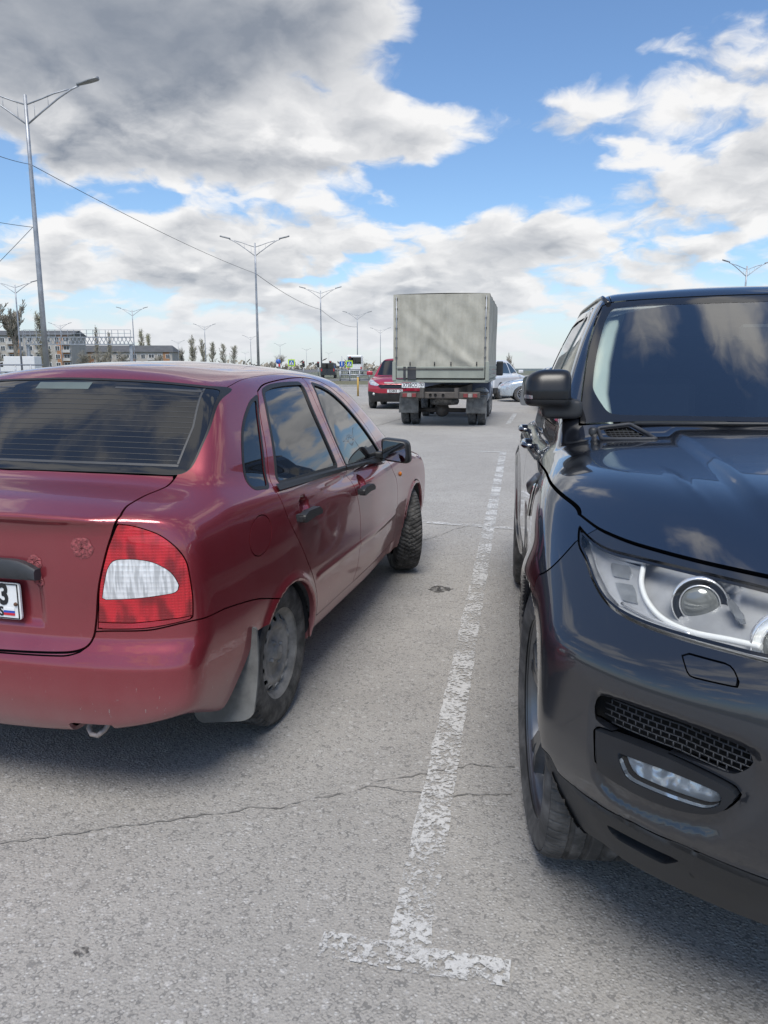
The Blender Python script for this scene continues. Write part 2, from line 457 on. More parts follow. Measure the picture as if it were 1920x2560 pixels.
# ------------------------------------------------------------------ materials
class G:
    """small helper around one material's node tree"""
    def __init__(s, name):
        s.m = bpy.data.materials.new(name); s.m.use_nodes = True; s.t = s.m.node_tree
        s.b = s.t.nodes['Principled BSDF']; s.out = s.t.nodes['Material Output']
        s.tc = None
    def n(s, t, **k):
        q = s.t.nodes.new(t)
        for a, b in k.items(): setattr(q, a, b)
        return q
    def l(s, a, b): s.t.links.new(a, b)
    def co(s):
        if s.tc is None: s.tc = s.n('ShaderNodeTexCoord')
        return s.tc.outputs['Object']
    def xyz(s):
        q = s.n('ShaderNodeSeparateXYZ'); s.l(s.co(), q.inputs[0]); return q.outputs
    def map(s, scale=(1, 1, 1), loc=(0, 0, 0), rot=(0, 0, 0)):
        q = s.n('ShaderNodeMapping'); s.l(s.co(), q.inputs[0]); q.inputs['Scale'].default_value = scale; q.inputs['Location'].default_value = loc; q.inputs['Rotation'].default_value = rot
        return q.outputs[0]
    def noise(s, sc, det=4, ro=.5, vec=None, dist=0.0):
        q = s.n('ShaderNodeTexNoise'); s.l(vec or s.co(), q.inputs['Vector']); q.inputs['Scale'].default_value = sc; q.inputs['Detail'].default_value = det
        q.inputs['Roughness'].default_value = ro; q.inputs['Distortion'].default_value = dist; return q.outputs[0]
    def voro(s, sc, vec=None, feature='F1', out=0, rnd=1.0):
        q = s.n('ShaderNodeTexVoronoi', feature=feature); s.l(vec or s.co(), q.inputs['Vector']); q.inputs['Scale'].default_value = sc; q.inputs['Randomness'].default_value = rnd; return q.outputs[out]
    def math(s, op, a, b=None, c=None, clamp=False):
        q = s.n('ShaderNodeMath', operation=op, use_clamp=clamp)
        for i, v in enumerate((a, b, c)):
            if v is None: continue
            if isinstance(v, (int, float)): q.inputs[i].default_value = v
            else: s.l(v, q.inputs[i])
        return q.outputs[0]
    def ramp(s, x, a, b, lo=0.0, hi=1.0):
        q = s.n('ShaderNodeMapRange', interpolation_type='SMOOTHSTEP'); s.l(x, q.inputs[0])
        for i, v in enumerate((a, b, lo, hi)): q.inputs[i+1].default_value = v
        return q.outputs[0]
    def mix(s, f, a, b):
        q = s.n('ShaderNodeMix', data_type='RGBA')
        for k, v in (('Factor', f), ('A', a), ('B', b)):
            if isinstance(v, (int, float)): q.inputs[k].default_value = v
            elif isinstance(v, tuple): q.inputs[k].default_value = (*v, 1) if len(v) == 3 else v
            else: s.l(v, q.inputs[k])
        return q.outputs['Result']
    def set(s, **k):
        nm = dict(color='Base Color', rough='Roughness', metal='Metallic', coat='Coat Weight', coatr='Coat Roughness', spec='Specular IOR Level', ior='IOR', trans='Transmission Weight', alpha='Alpha', emis='Emission Color', emiss='Emission Strength', sheen='Sheen Weight')
        for a, v in k.items():
            i = s.b.inputs[nm[a]]
            if isinstance(v, (int, float)): i.default_value = v
            elif isinstance(v, tuple): i.default_value = (*v, 1) if len(v) == 3 else v
            else: s.l(v, i)
        return s
    def bump(s, h, strength=.3, dist=.01):
        q = s.n('ShaderNodeBump'); s.l(h, q.inputs['Height']); q.inputs['Strength'].default_value = strength; q.inputs['Distance'].default_value = dist
        s.l(q.outputs[0], s.b.inputs['Normal']); return s
def plain(name, color, rough=.5, metal=0.0, var=.12, scale=6.0, bump=0.0, bscale=80, **k):
    """a colour with slight unevenness"""
    g = G(name); n = g.noise(scale, 5, .6)
    lo = tuple(c*(1-var) for c in color); hi = tuple(min(1, c*(1+var)) for c in color)
    g.set(color=g.mix(g.ramp(n, .3, .7), lo, hi), rough=g.math('ADD', g.math('MULTIPLY', n, .16), rough-.08), metal=metal, **k)
    if bump: g.bump(g.noise(bscale, 4, .6), bump, .004)
    return g.m
def paint(name, color, dust=(.33, .30, .29), metal=.55, rough=.30, d0=.25, d1=.85, damt=.55, base_dust=.05, coat=1.0, speck=.0, coatr=.03, cior=0):
    """car paint under clear coat with road dust that thickens towards the sill"""
    g = G(name); z = g.xyz()[2]
    n = g.noise(3.0, 8, .65); st = g.noise(1.0, 6, .6, g.map((9, 9, 2.2)))
    h = g.ramp(z, d1, d0)
    f = g.math('ADD', g.math('MULTIPLY', g.math('MULTIPLY', h, h), damt), base_dust)
    f = g.math('MULTIPLY', f, g.math('ADD', g.math('MULTIPLY', n, .9), g.math('MULTIPLY', st, .7)))
    f = g.math('MINIMUM', f, .92)
    if speck:
        sp = g.ramp(g.noise(1.0, 3, .7, g.map((70, 70, 22), rot=(.4, .3, .2))), .66, .72)
        f = g.math('MINIMUM', g.math('ADD', f, g.math('MULTIPLY', g.math('MULTIPLY', sp, speck), h)), .95)
    fl = g.noise(900, 1, .5)
    c2 = tuple(c*1.25 for c in color)
    g.set(color=g.mix(f, g.mix(g.ramp(fl, .35, .65), color, c2), dust), rough=g.math('ADD', g.math('MULTIPLY', f, .5), rough),
          metal=g.math('MULTIPLY', g.math('SUBTRACT', 1.0, f), metal), coat=g.math('MULTIPLY', g.math('SUBTRACT', 1.0, g.math('MULTIPLY', f, .75)), coat), coatr=g.math('ADD', g.math('MULTIPLY', g.math('MULTIPLY', f, f), .5), coatr))
    if cior: g.b.inputs['Coat IOR'].default_value = cior
    return g.m
MT = {}
MT['red'] = paint('red metallic paint', (.225, .017, .028), dust=(.38, .27, .27), metal=.55, rough=.27, d0=.22, d1=.72, damt=.55, base_dust=.075, speck=.8, cior=1.65)
MT['redlow'] = paint('red bumper plastic paint', (.225, .017, .028), dust=(.27, .23, .22), metal=.55, rough=.30, d0=.24, d1=.58, damt=.60, base_dust=.06, speck=1.2, cior=1.6)
MT['navy'] = paint('dark navy pearl paint', (.020, .024, .036), dust=(.10, .10, .105), metal=.85, rough=.22, d0=.2, d1=1.05, damt=.12, base_dust=.02, coat=1.0, speck=.12, coatr=.012, cior=2.2)
MT['navylow'] = paint('dusty dark bumper paint', (.008, .010, .015), dust=(.07, .07, .075), metal=.15, rough=.34, d0=.2, d1=.95, damt=.12, base_dust=.012, coat=.8, speck=.35, coatr=.04, cior=1.7)
MT['black_plastic'] = plain('black textured plastic', (.022, .023, .025), .45, var=.3, bump=.15, bscale=300)
MT['grey_plastic'] = plain('dark grey plastic', (.035, .037, .042), .55, var=.25, bump=.2, bscale=300)
MT['gloss_black'] = plain('gloss black trim', (.008, .008, .009), .12, var=.2, coat=.6)
MT['void'] = plain('painted deep shade black', (.004, .004, .004), .95, var=.3)  # near-black colour stands in for deep shade in gaps, recesses and underneath
MT['rubber'] = plain('black window rubber', (.012, .012, .013), .5, var=.3)
def tyre_mat(name, c, dusty):
    g = G(name); n = g.noise(14, 6, .6)
    g.set(color=g.mix(g.ramp(n, .35, .75, 0, dusty), c, (.16, .155, .15)), rough=.8); g.bump(g.noise(260, 3), .2, .002); return g.m
MT['tyre'] = tyre_mat('dusty tyre rubber', (.026, .026, .026), .75)
MT['tyre_clean'] = tyre_mat('worn tyre rubber', (.045, .045, .045), .85)
MT['steel_rim'] = plain('grey painted steel rim', (.25, .24, .225), .65, .1, var=.35, scale=12)
MT['alloy'] = plain('dark satin alloy', (.16, .165, .175), .34, .8, var=.15)
MT['bright_alloy'] = plain('bright machined alloy', (.62, .63, .65), .25, .9, var=.06)
MT['chrome'] = plain('chrome', (.75, .76, .78), .10, 1.0, var=.03)
MT['galv'] = plain('galvanised steel', (.36, .375, .40), .48, .55, var=.2, scale=3)
MT['mirror_glass'] = plain('mirror glass', (.30, .32, .34), .03, 1.0, var=.02)
MT['white_plate'] = plain('white plate enamel', (.72, .73, .73), .4, var=.06, scale=20)
MT['black_ink'] = plain('black lettering', (.012, .012, .014), .5, var=.1)
MT['blue_ink'] = plain('blue print', (.02, .07, .36), .45, var=.1)
MT['red_ink'] = plain('red print', (.50, .02, .03), .45, var=.1)
MT['white_ink'] = plain('white print', (.75, .75, .75), .45, var=.05)
MT['mud_rubber'] = plain('dusty rubber mud flap', (.14, .14, .135), .85, var=.35, scale=9)
MT['orange_lens'] = plain('amber lens', (.55, .16, .01), .18, var=.15, coat=.6)
def tinted(name, color, coat_ior=1.5):
    """heavily tinted glass: what is behind it does not show"""
    g = G(name); g.set(color=color, rough=.02, spec=.5, coat=.25, coatr=.0, ior=1.52)
    n = g.noise(2.5, 3); g.bump(n, .015, .02); return g.m
MT['tint'] = tinted('dark tinted glass', (.010, .011, .013))
def clear(name, tint=(.93, .96, .95), refl=1.0, rough=.0, ior=1.5):
    """thin clear pane or lens: mirror reflection by Fresnel over plain see-through"""
    g = G(name); g.t.nodes.remove(g.b)
    fr = g.n('ShaderNodeFresnel'); fr.inputs[0].default_value = ior
    gl = g.n('ShaderNodeBsdfGlossy'); gl.inputs['Roughness'].default_value = rough; gl.inputs['Color'].default_value = (1, 1, 1, 1)
    tr = g.n('ShaderNodeBsdfTransparent'); tr.inputs[0].default_value = (*tint, 1)
    mx = g.n('ShaderNodeMixShader'); g.l(g.math('MULTIPLY', fr.outputs[0], refl, clamp=True), mx.inputs[0]); g.l(tr.outputs[0], mx.inputs[1]); g.l(gl.outputs[0], mx.inputs[2]); g.l(mx.outputs[0], g.out.inputs[0])
    return g.m
MT['clear_lens'] = clear('clear lamp lens', (.96, .97, .97))
MT['windscreen'] = clear('green tinted windscreen', (.82, .89, .88), 3.0)
MT['red_lens'] = clear('red lamp lens', (.62, .02, .03), 1.0)
# ------------------------------------------------------------------ sedan surface (x forward from rear axle, y half width, z up)
WR_S, WB_S = .289, 2.47
_wz = curve([(.15, .77), (.25, .795), (.32, .815), (.45, .838), (.6, .845), (.75, .842), (.88, .828), (.95, .812), (1.02, .785), (1.12, .73)])
_wx = curve([(-.8, -.045), (-.6, -.032), (-.3, -.012), (.1, 0), (1.2, 0), (1.7, -.018), (2.1, -.038), (2.4, -.044), (2.8, -.058), (3.1, -.08), (3.3, -.14)])
_xr = curve([(.2, -.70), (.27, -.745), (.33, -.775), (.42, -.79), (.50, -.79), (.545, -.776), (.60, -.752), (.68, -.748), (.78, -.753), (.86, -.750), (.91, -.748), (.94, -.755), (.962, -.774), (.98, -.786), (1.05, -.79)])
_zt = curve([(-.85, .962), (-.75, .985), (-.65, 1.012), (-.5, 1.035), (-.35, 1.055), (-.1, 1.045), (.4, .985), (1.2, .945), (2.0, .93), (2.3, .915), (2.7, .86), (3.0, .78), (3.2, .66), (3.3, .58)])
_xf = curve([(.15, 3.12), (.3, 3.22), (.5, 3.26), (.6, 3.25), (.75, 3.16), (.9, 3.0)])
_zr = curve([(-.5, 1.345), (-.2, 1.388), (0, 1.408), (.3, 1.428), (.7, 1.434), (1.1, 1.422), (1.5, 1.385), (2.0, 1.31), (2.6, 1.2)])
def F_sedan_raw(x, y, z):
    ay = np.abs(y)
    fs = ay - (_wz(z) + _wx(x))
    cr = np.maximum(ay, 0)/.8
    fr = (_xr(z) + .030*cr**2 + .075*cr**5 - x)*.96
    ft = (z - (_zt(x) - .030*(ay/.7)**2 - .02*(ay/.75)**6))*.97
    ff = x - (_xf(z) - .10*cr**2 - .22*cr**5)
    fb = (.235 + sstep(-.35, -.72, x)*(.025 + .085*(ay/.74)**3)) - z
    lo = smax(fs, fr, .09)
    lo = smax(lo, ff, .09)
    lo = smax(lo, ft, .11 - .075*sstep(-.60, -.70, x)*sstep(.64, .50, ay))
    lo = smax(lo, fb, .05)
    # cabin
    gs = (ay - (.802 - .36*np.maximum(z-.93, 0) - .30*np.maximum(z-.93, 0)**2 + _gx(x)))*.90
    gr = (z - (_zr(x) - .066*(ay/.6)**2))*.98
    rw = (-.43 + 1.0*(z-1.06) + .10*(z-1.06)**2*3 + .08*(ay/.62)**2 - x)*.70
    ws = (x - (2.33 - 1.75*(z-.92) - .17*(ay/.62)**2))*.48
    g = smax(gs, rw, .07)
    g = smax(g, gr, .10)
    g = smax(g, ws, .07)
    g = np.maximum(g, .90 - z)
    return smin(lo, g, .055)
_gx = curve([(-.6, -.085), (-.35, -.05), (-.1, -.018), (.3, 0), (.9, -.002), (1.2, -.014), (1.5, -.03), (1.8, -.048), (2.3, -.08)])
def F_sedan(x, y, z):
    f = F_sedan_raw(x, y, z); ay = np.abs(y)
    # crease low on the doors, plate recess, bumper step
    f = f - .006*gauss(z-.525, .012)*sstep(.3, .36, x)*sstep(1.86, 1.80, x)
    f = f + .011*sstep(.345, .315, ay)*sstep(.612, .64, z)*sstep(.80, .77, z)*sstep(-.6, -.7, x)   # recess for the plate
    f = f + .011*sstep(.342, .322, z)*sstep(.33, .40, x)*sstep(1.95, 1.85, x)      # door bottoms stand proud of the sill
    for hx, hz in ((.215, .848), (1.055, .820)):                                   # finger recesses behind the door handles
        f = f + .022*sstep(1.0, .55, np.hypot((x-hx)/.058, (z-hz)/.046))*sstep(.6, .7, ay)
    for cx, ca in ((0.0, .03), (WB_S, 0.0)):
        rl = np.sqrt((x-cx-ca)**2 + (z-.287)**2); R = .292 if cx == 0 else .325
        f = f - .010*gauss(rl-R-.010, .022)*sstep(.4, .6, ay)
        r = np.sqrt((x-cx)**2 + (z-.289)**2)
        c = np.minimum(rl-R, np.maximum(r-.345, ay-.800))
        c = np.maximum(np.maximum(c, .50-ay), z-.75)
        f = smax(f, -c, .008)
    return f
# ------------------------------------------------------------------ SUV surface (x forward from front axle, y half width, z up)
WR_R, WB_R = .388, 2.92
_rwz = curve([(.2, .90), (.32, .935), (.45, .958), (.6, .968), (.8, .968), (.93, .960), (1.02, .945), (1.08, .925), (1.2, .86)])
_rwx = curve([(-3.9, -.12), (-3.5, -.05), (-2.9, .004), (-2.3, -.004), (-1.4, -.014), (-.7, -.006), (-.2, .002), (.1, -.004), (.3, -.012), (.6, -.018), (1.0, -.03)])
_rxf = curve([(.15, .60), (.25, .66), (.31, .735), (.37, .785), (.45, .845), (.55, .895), (.62, .91), (.75, .905), (.83, .89), (.90, .865), (.97, .83), (1.04, .79), (1.12, .74)])
_rzt = curve([(-3.9, 1.02), (-3.0, 1.13), (-1.2, 1.155), (-.75, 1.185), (-.5, 1.18), (-.2, 1.163), (.1, 1.138), (.35, 1.108), (.6, 1.06), (.8, 1.0), (1.0, .93)])
_rzr = curve([(-3.9, 1.66), (-3.2, 1.71), (-2.4, 1.755), (-1.8, 1.757), (-1.4, 1.742), (-1.0, 1.71), (-.5, 1.64)])
def F_rrs_raw(x, y, z):
    ay = np.abs(y)
    fs = ay - (_rwz(z) + _rwx(x))
    ff = (x - (_rxf(z) - .42*(ay/.9)**3.2))*.80
    fk = (z - (1.085 - .42*(x - (.60 - .95*ay**1.9))))*.88            # the nose falling away in front of the bonnet ridge
    crown = -.035*(ay/.8)**2 - .05*(ay/.93)**8
    dome = .018*sstep(.030, -.012, ay - .478)*sstep(-1.0, -.6, x)*sstep(.42, .25, x) + .0035*gauss(ay-(.612-.13*(x+.05)), .012)*sstep(-.15, .05, x)*sstep(.36, .28, x)
    ft = (z - (_rzt(x) + crown + dome))*.97
    fb = (.30 + .045*sstep(.2, .7, x)) - z
    fr = -3.80 + .18*(ay/.9)**3 - x
    lo = smax(ft, fk, .07)
    lo = smax(lo, fs, .085)
    lo = smax(lo, ff, .10 - .05*sstep(.95, .85, z))
    lo = smax(lo, fb, .04)
    lo = smax(lo, fr, .1)
    gs = (ay - (.885 - .20*np.maximum(z-1.1, 0) - .31*np.maximum(z-1.1, 0)**2 + _rgx(x)))*.92
    gr = (z - (_rzr(x) - .028*(ay/.65)**2))*.98
    ws = (x - (-.62 - 1.50*(z-1.21) - .16*(ay/.7)**2))*.54
    rw = (-3.72 + .55*(z-1.1) + .1*(ay/.7)**2 - x)*.85
    g = smax(gs, ws, .05)
    g = smax(g, gr, .08)
    g = smax(g, rw, .08)
    g = np.maximum(g, .95-z)
    return smin(lo, g, .03)
_rgx = curve([(-3.9, -.09), (-3.2, -.04), (-2.4, 0), (-1.6, .0), (-1.0, -.012), (-.4, -.03)])
_scoop = None; SCOOP = .019
_zlow = curve([(0, .505), (.594, .501), (.678, .500), (.765, .488), (.832, .481), (.90, .483), (.93, .52), (1.1, .52)])
def F_rrs(x, y, z):
    global _scoop
    f = F_rrs_raw(x, y, z); ay = np.abs(y)
    if _scoop is None: _scoop = smooth_poly([(.856, .66), (.855, .718), (.841, .748), (.76, .762), (.68, .764), (.600, .755), (.574, .715), (.583, .655), (.612, .585), (.640, .548), (.70, .522), (.77, .507), (.815, .513), (.842, .545), (.852, .60)], 4)
    if np.max(x) > .4:
        Y, Z = np.broadcast_arrays(ay, z)
        X = np.broadcast_to(x, np.broadcast_shapes(np.shape(x), Y.shape))
        sd = np.broadcast_to(poly_sd(Y, Z, _scoop), X.shape)
        f = f + SCOOP*sstep(.004, -.024, sd)*sstep(.35, .45, X)
        f = f - .010*sstep(.004, -.008, z-_zlow(ay))*sstep(.45, .53, x)
    for cx in (0.0, -WB_R):
        xq = (x-cx)*(1+(.10*sstep(.0, .32, x-cx) if cx == 0 else 0)); r = np.sqrt(xq**2 + (z-.40)**2)
        fl = .020 if cx else .020*sstep(.25, -.05, x)
        f = f - fl*sstep(.10, .0, r-.435)*sstep(.5, .7, ay)
        c = np.maximum(np.maximum(r-.432, .55-ay), z-.95)
        f = smax(f, -c, .010)
    return f
# ------------------------------------------------------------------ ground, lot, markings
def asphalt():
    g = G('weathered grey asphalt'); co = g.co()
    big = g.noise(.35, 5, .6); mid = g.noise(3.0, 6, .6); fine = g.noise(140, 4, .7)
    wv = g.n('ShaderNodeMixRGB') if False else None
    st = g.voro(95, None, 'F1', 1); sd_ = g.voro(95, None, 'F1', 0)
    stv = g.n('ShaderNodeSeparateColor'); g.l(st, stv.inputs[0])
    st2 = g.voro(38, None, 'F1', 1); sv2 = g.n('ShaderNodeSeparateColor'); g.l(st2, sv2.inputs[0]); sd2 = g.voro(38, None, 'F1', 0)
    base = g.mix(g.ramp(big, .3, .7), (.345, .327, .302), (.42, .40, .37))
    base = g.mix(g.math('MULTIPLY', g.ramp(mid, .38, .68), .38), base, (.29, .275, .255))
    light = g.math('MULTIPLY', g.ramp(stv.outputs[0], .55, .98), g.ramp(sd_, .55, .15))
    base = g.mix(g.math('MULTIPLY', light, .68), base, (.56, .555, .54))
    pit = g.math('MULTIPLY', g.ramp(stv.outputs[1], .62, .95), g.ramp(sd_, .30, .60))
    base = g.mix(g.math('MULTIPLY', pit, .58), base, (.075, .075, .076))
    big2 = g.math('MULTIPLY', g.ramp(sv2.outputs[0], .86, .96), g.ramp(sd2, .45, .25))
    base = g.mix(g.math('MULTIPLY', big2, .7), base, (.52, .505, .485))
    base = g.mix(g.math('MULTIPLY', g.ramp(fine, .38, .62), .35), base, (.17, .17, .17))
    blot = g.ramp(g.noise(1.1, 3, .5, None, .6), .68, .80)
    base = g.mix(g.math('MULTIPLY', blot, .28), base, (.09, .088, .085))
    g.set(color=base, rough=.88, spec=.3)
    h = g.math('ADD', g.math('MULTIPLY', g.ramp(sd_, .6, .0), .6), g.math('MULTIPLY', fine, .7))
    g.bump(h, .7, .006); return g.m
MT['asphalt'] = asphalt()
def worn_paint(amount, seed):
    g = G('worn white road paint'); g.set(color=g.mix(g.noise(60, 3), (.44, .435, .425), (.62, .615, .60)), rough=.85)
    n = g.noise(75, 4, .7, g.map((1, 1, 1), (seed, seed*2, 0))); n2 = g.noise(4.0, 5, .65, g.map((1, 1, 1), (seed*3, seed, 0)))
    st = g.voro(70, None, 'F1', 1); sp = g.n('ShaderNodeSeparateColor'); g.l(st, sp.inputs[0])
    v = g.math('ADD', g.math('ADD', g.math('MULTIPLY', n, .9), g.math('MULTIPLY', n2, .9)), g.math('MULTIPLY', sp.outputs[0], .22))
    g.set(alpha=g.math('MULTIPLY', g.ramp(v, amount-.10, amount+.09), g.ramp(n2, .25, .6, .72, .97))); g.bump(g.noise(140, 3), .4, .004); return g.m
MT['paint_worn'] = worn_paint(1.0, 3.1); MT['paint_very_worn'] = worn_paint(1.055, 7.7); MT['paint_far'] = worn_paint(.94, 5.0)
def grassy(name, a, b, sc=.6):
    g = G(name); n = g.noise(sc, 7, .65); n2 = g.noise(9, 4, .7)
    g.set(color=g.mix(g.ramp(g.math('ADD', g.math('MULTIPLY', n, .6), g.math('MULTIPLY', n2, .4)), .35, .65), a, b), rough=.95); g.bump(n2, .8, .08); return g.m
MT['verge'] = grassy('early spring grass', (.085, .095, .045), (.19, .165, .11))
MT['field'] = grassy('far fields', (.10, .12, .085), (.16, .155, .12), .02)
MT['hill'] = grassy('far wooded hills', (.075, .10, .10), (.12, .145, .135), .01)
MT['road'] = plain('road asphalt', (.12, .12, .122), .9, var=.15, scale=.5)
MT['kerb'] = plain('concrete kerb', (.34, .33, .31), .9, var=.15, scale=2)

def sheet(name, pts, z, mat, kind='structure', **k):
    m = MB().add([(p[0], p[1], z) for p in pts], [list(range(len(pts)))]); o = m.build(name, mat); tag(o, kind=kind, **k); return o
# terrain: level by the lot, falling away to a valley, low hills beyond
gm = MB(); ys = [-400, -60, 0, 60, 120, 230, 320, 420, 700, 1200, 1800, 2200, 2450, 2650, 2900, 3400]; xs = np.linspace(-1, 1, 61)
zp = np.interp(ys, [-400, 230, 420, 1200, 1800, 2650, 3400], [0, 0, -7, -34, -40, -11, -9])
V = []
for yy, zz in zip(ys, zp):
    for q in xs:
        half = 300+max(0, yy)*.9; X_ = q*half
        bump_ = (math.sin(X_/310.0+1.0)*3.0+math.sin(X_/120.0)*1.4+math.sin(X_/57.0+2)*.6)*max(0, min(1, (yy-2100)/400))
        V.append((X_, yy, zz-.012+bump_))
n = len(xs); F_ = [[i*n+j, i*n+j+1, (i+1)*n+j+1, (i+1)*n+j] for i in range(len(ys)-1) for j in range(n-1)]
gm.add(V, F_, True)
for i in range(len(gm.f)): gm.mi[i] = 1 if gm.f[i][0]//n >= 10 else 0
tag(gm.build('terrain', [MT['field'], MT['hill']]), kind='structure')
LOT = [(-10.4, -60), (80, -60), (80, 120), (14, 120), (6, 53.5), (-6.2, 53.5), (-8.2, 40), (-10.4, 20)]
lot = sheet('parking_lot', LOT, .0, MT['asphalt'])
verge_pts = [(-10.62, -60), (-10.62, 20), (-8.42, 40), (-6.4, 53.7), (6, 53.7), (8.5, 72), (-15, 72), (-24, 40), (-26, -60)]
sheet('grass_verge', verge_pts, .05, MT['verge'])
kb = MB()
edge = [(-10.5, -60), (-10.5, 20), (-8.3, 40), (-6.3, 53.6), (6, 53.6)]
for a, b in zip(edge[:-1], edge[1:]): kb.bar((a[0], a[1], .07), (b[0], b[1], .07), .16, .17)
tag(kb.build('kerb', MT['kerb']), kind='structure')
sheet('road', [(-120, 72.5), (300, 72.5), (300, 84), (-120, 84)], .004, MT['road'])
sheet('carriageway', [(-32, -100), (-27, -100), (-18, 72), (-14, 330), (-38, 330), (-42, -100)], .002, MT['road'])

# painted bay lines
def stripe(a, b, wd, name, mat, label, z=.004):
    a, b = Vector((a[0], a[1], 0)), Vector((b[0], b[1], 0)); d = (b-a).normalized(); s = Vector((-d.y, d.x, 0))*wd/2
    n_ = max(2, int((b-a).length/.06)); V = []; rr_ = random.Random(hash(label) % 1000 if False else len(label))
    for i in range(n_+1):
        p = a.lerp(b, i/n_)
        for q in (-1, 1):
            e = p+s*q*(1+.08*rr_.uniform(-1, 1)); V.append((e.x, e.y, z))
    o = MB().add(V, [[2*i, 2*i+1, 2*i+3, 2*i+2] for i in range(n_)]).build(name, mat); tag(o, label, 'marking', kind='structure'); return o
A, B_ = ground(1016, 2395), ground(1258, 1130)
stripe(A, B_, .105, 'painted_line', MT['paint_worn'], 'long worn white bay line between the red sedan and the dark car')
stripe(ground(800, 2362), ground(1275, 2440), .085, 'painted_line', MT['paint_very_worn'], 'short broken white cross bar at the near end of the bay line', .0062)
stripe(ground(1195, 1129), ground(1268, 1131), .10, 'painted_line', MT['paint_worn'], 'white cross bar at the far end of the bay line', .0062)
stripe(ground(1000, 1301), ground(1330, 1326), .10, 'painted_line', MT['paint_worn'], 'white line crossing the bay line beside the sedan front wheel', .0062)
stripe(ground(1270, 1060), ground(1288, 1034), .12, 'painted_line', MT['paint_far'], 'short white dash on the asphalt right of the truck')
stripe(ground(880, 1020), ground(915, 1017), .12, 'painted_line', MT['paint_far'], 'faint white line in front of the red crossover')
# cracks: narrow dark recessed seams
MT['crack'] = plain('dark crack filling', (.20, .192, .18), .95, var=.4, scale=30)
def crack(pts, wd, seed, label):
    r_ = random.Random(seed); P = [ground(*p) for p in pts]; L = []
    for a, b in zip(P[:-1], P[1:]):
        n_ = max(2, int((b-a).length/.018))
        for i in range(n_): L.append(a.lerp(b, i/n_))
    jx = 0; V = []
    out = MB(); prev = None; segs = []
    for i, p in enumerate(L):
        jx = jx*.86+r_.uniform(-1, 1)*.008
        t = (L[min(i+1, len(L)-1)]-L[max(i-1, 0)]).normalized(); s = Vector((-t.y, t.x, 0))
        w_ = wd*max(0.05, r_.gauss(.55, .5)); c = p+s*jx
        segs.append((c-s*w_/2, c+s*w_/2))
    V = [q for ab in segs for q in ((ab[0].x, ab[0].y, .003), (ab[1].x, ab[1].y, .003))]
    out.add(V, [[2*i, 2*i+1, 2*i+3, 2*i+2] for i in range(len(segs)-1)])
    o = out.build('crack', MT['crack'], lot); return o
crack([(-20, 2112), (200, 2085), (430, 2058), (610, 2022), (700, 2015), (835, 1992), (925, 1962), (1000, 1975), (1090, 1986), (1295, 1988)], .008, 3, '')
crack([(925, 1962), (1040, 1940), (1105, 1928), (1180, 1915), (1300, 1918)], .007, 5, '')
crack([(1050, 1352), (1110, 1336), (1140, 1322), (1190, 1310)], .012, 8, '')
crack([(905, 1072), (960, 1060), (1010, 1045)], .05, 9, '')
MT['stain'] = (lambda: (lambda g: (g.set(color=(.05, .047, .043), rough=.8, alpha=g.math('MULTIPLY', g.ramp(g.noise(30, 5, .7), .35, .6), .75)), g.m)[1])(G('dried oil stain')))()
for (px, py, r_) in ((1100, 1473, .075), (202, 2381, .018)):
    c = ground(px, py); rl = random.Random(px)
    MB().add([(c.x+r_*(1+.3*rl.uniform(-1, 1))*math.cos(a), c.y+r_*(.9+.3*rl.uniform(-1, 1))*math.sin(a), .0025) for a in np.linspace(0, 2*math.pi, 19)[:-1]], [list(range(18))]).build('stain', MT['stain'], lot)

# ------------------------------------------------------------------ lamp posts and wires
MT['lamp_head'] = plain('grey lamp head', (.24, .25, .26), .5, .3, var=.1)
MT['lamp_glass'] = plain('dull lamp glass', (.12, .12, .10), .4, var=.2)
def lamp_post(X, Y, top, base, label, ang=0.0, detail=True, arms=(-1, 1), k=1.0):
    root = empty('street_lamp', (X, Y, base), ang, label=label, cat='street lamp', group='tall double-arm street lamps')
    Hh = top-base; n_ = 12 if detail else 6
    MB().tube([(0, 0, 0), (0, 0, Hh*.45), (0, 0, Hh*.78), (0, 0, Hh)], [.105*k, .085*k, .065*k, .055*k], n_).build('pole', MT['galv'], root)
    if detail: MB().lathe([(.12, 0), (.12, .5), (.108, .52)], 12, 'z').build('base_sleeve', MT['galv'], root)
    for s in arms:
        a = MB(); up = [(0, 0, Hh-.30), (s*.5, 0, Hh-.14), (s*.95, 0, Hh+.02), (s*1.45, 0, Hh+.14)]
        lo_ = [(0, 0, Hh-.90), (s*.55, 0, Hh-.50), (s*1.1, 0, Hh-.12), (s*1.55, 0, Hh+.14), (s*1.80, 0, Hh+.24)]
        a.tube(up, .024*k, 6); a.tube(lo_, .028*k, 6)
        if detail:
            for q in (.28, .75): a.tube([(s*q, 0, Hh-.21+.33*(q-.28)), (s*q, 0, Hh-.70+.72*(q-.28))], .008, 5)
        a.build('arm', MT['galv'], root)
        h = MB(); rot = Matrix.Rotation(-s*R(14), 3, 'Y')
        prof = [(-.35, .05), (-.20, .09), (.1, .14), (.33, .13), (.40, .06)]
        V = []
        for x_, w_ in prof:
            for yy, zz in ((-w_, 0), (-w_*.8, .05), (0, .085), (w_*.8, .05), (w_, 0), (0, -.02)):
                p = rot @ Vector((x_*s, yy, zz)); V.append((p.x+s*2.08, p.y, p.z+Hh+.33))
        h.add(V, [[i*6+j, i*6+(j+1) % 6, (i+1)*6+(j+1) % 6, (i+1)*6+j] for i in range(4) for j in range(6)], True).add(V[-6:], [[0, 1, 2, 3, 4, 5]]).add(V[:6], [[5, 4, 3, 2, 1, 0]])
        h.build('lamp_head', [MT['lamp_head'], MT['lamp_glass']], root)
    return root
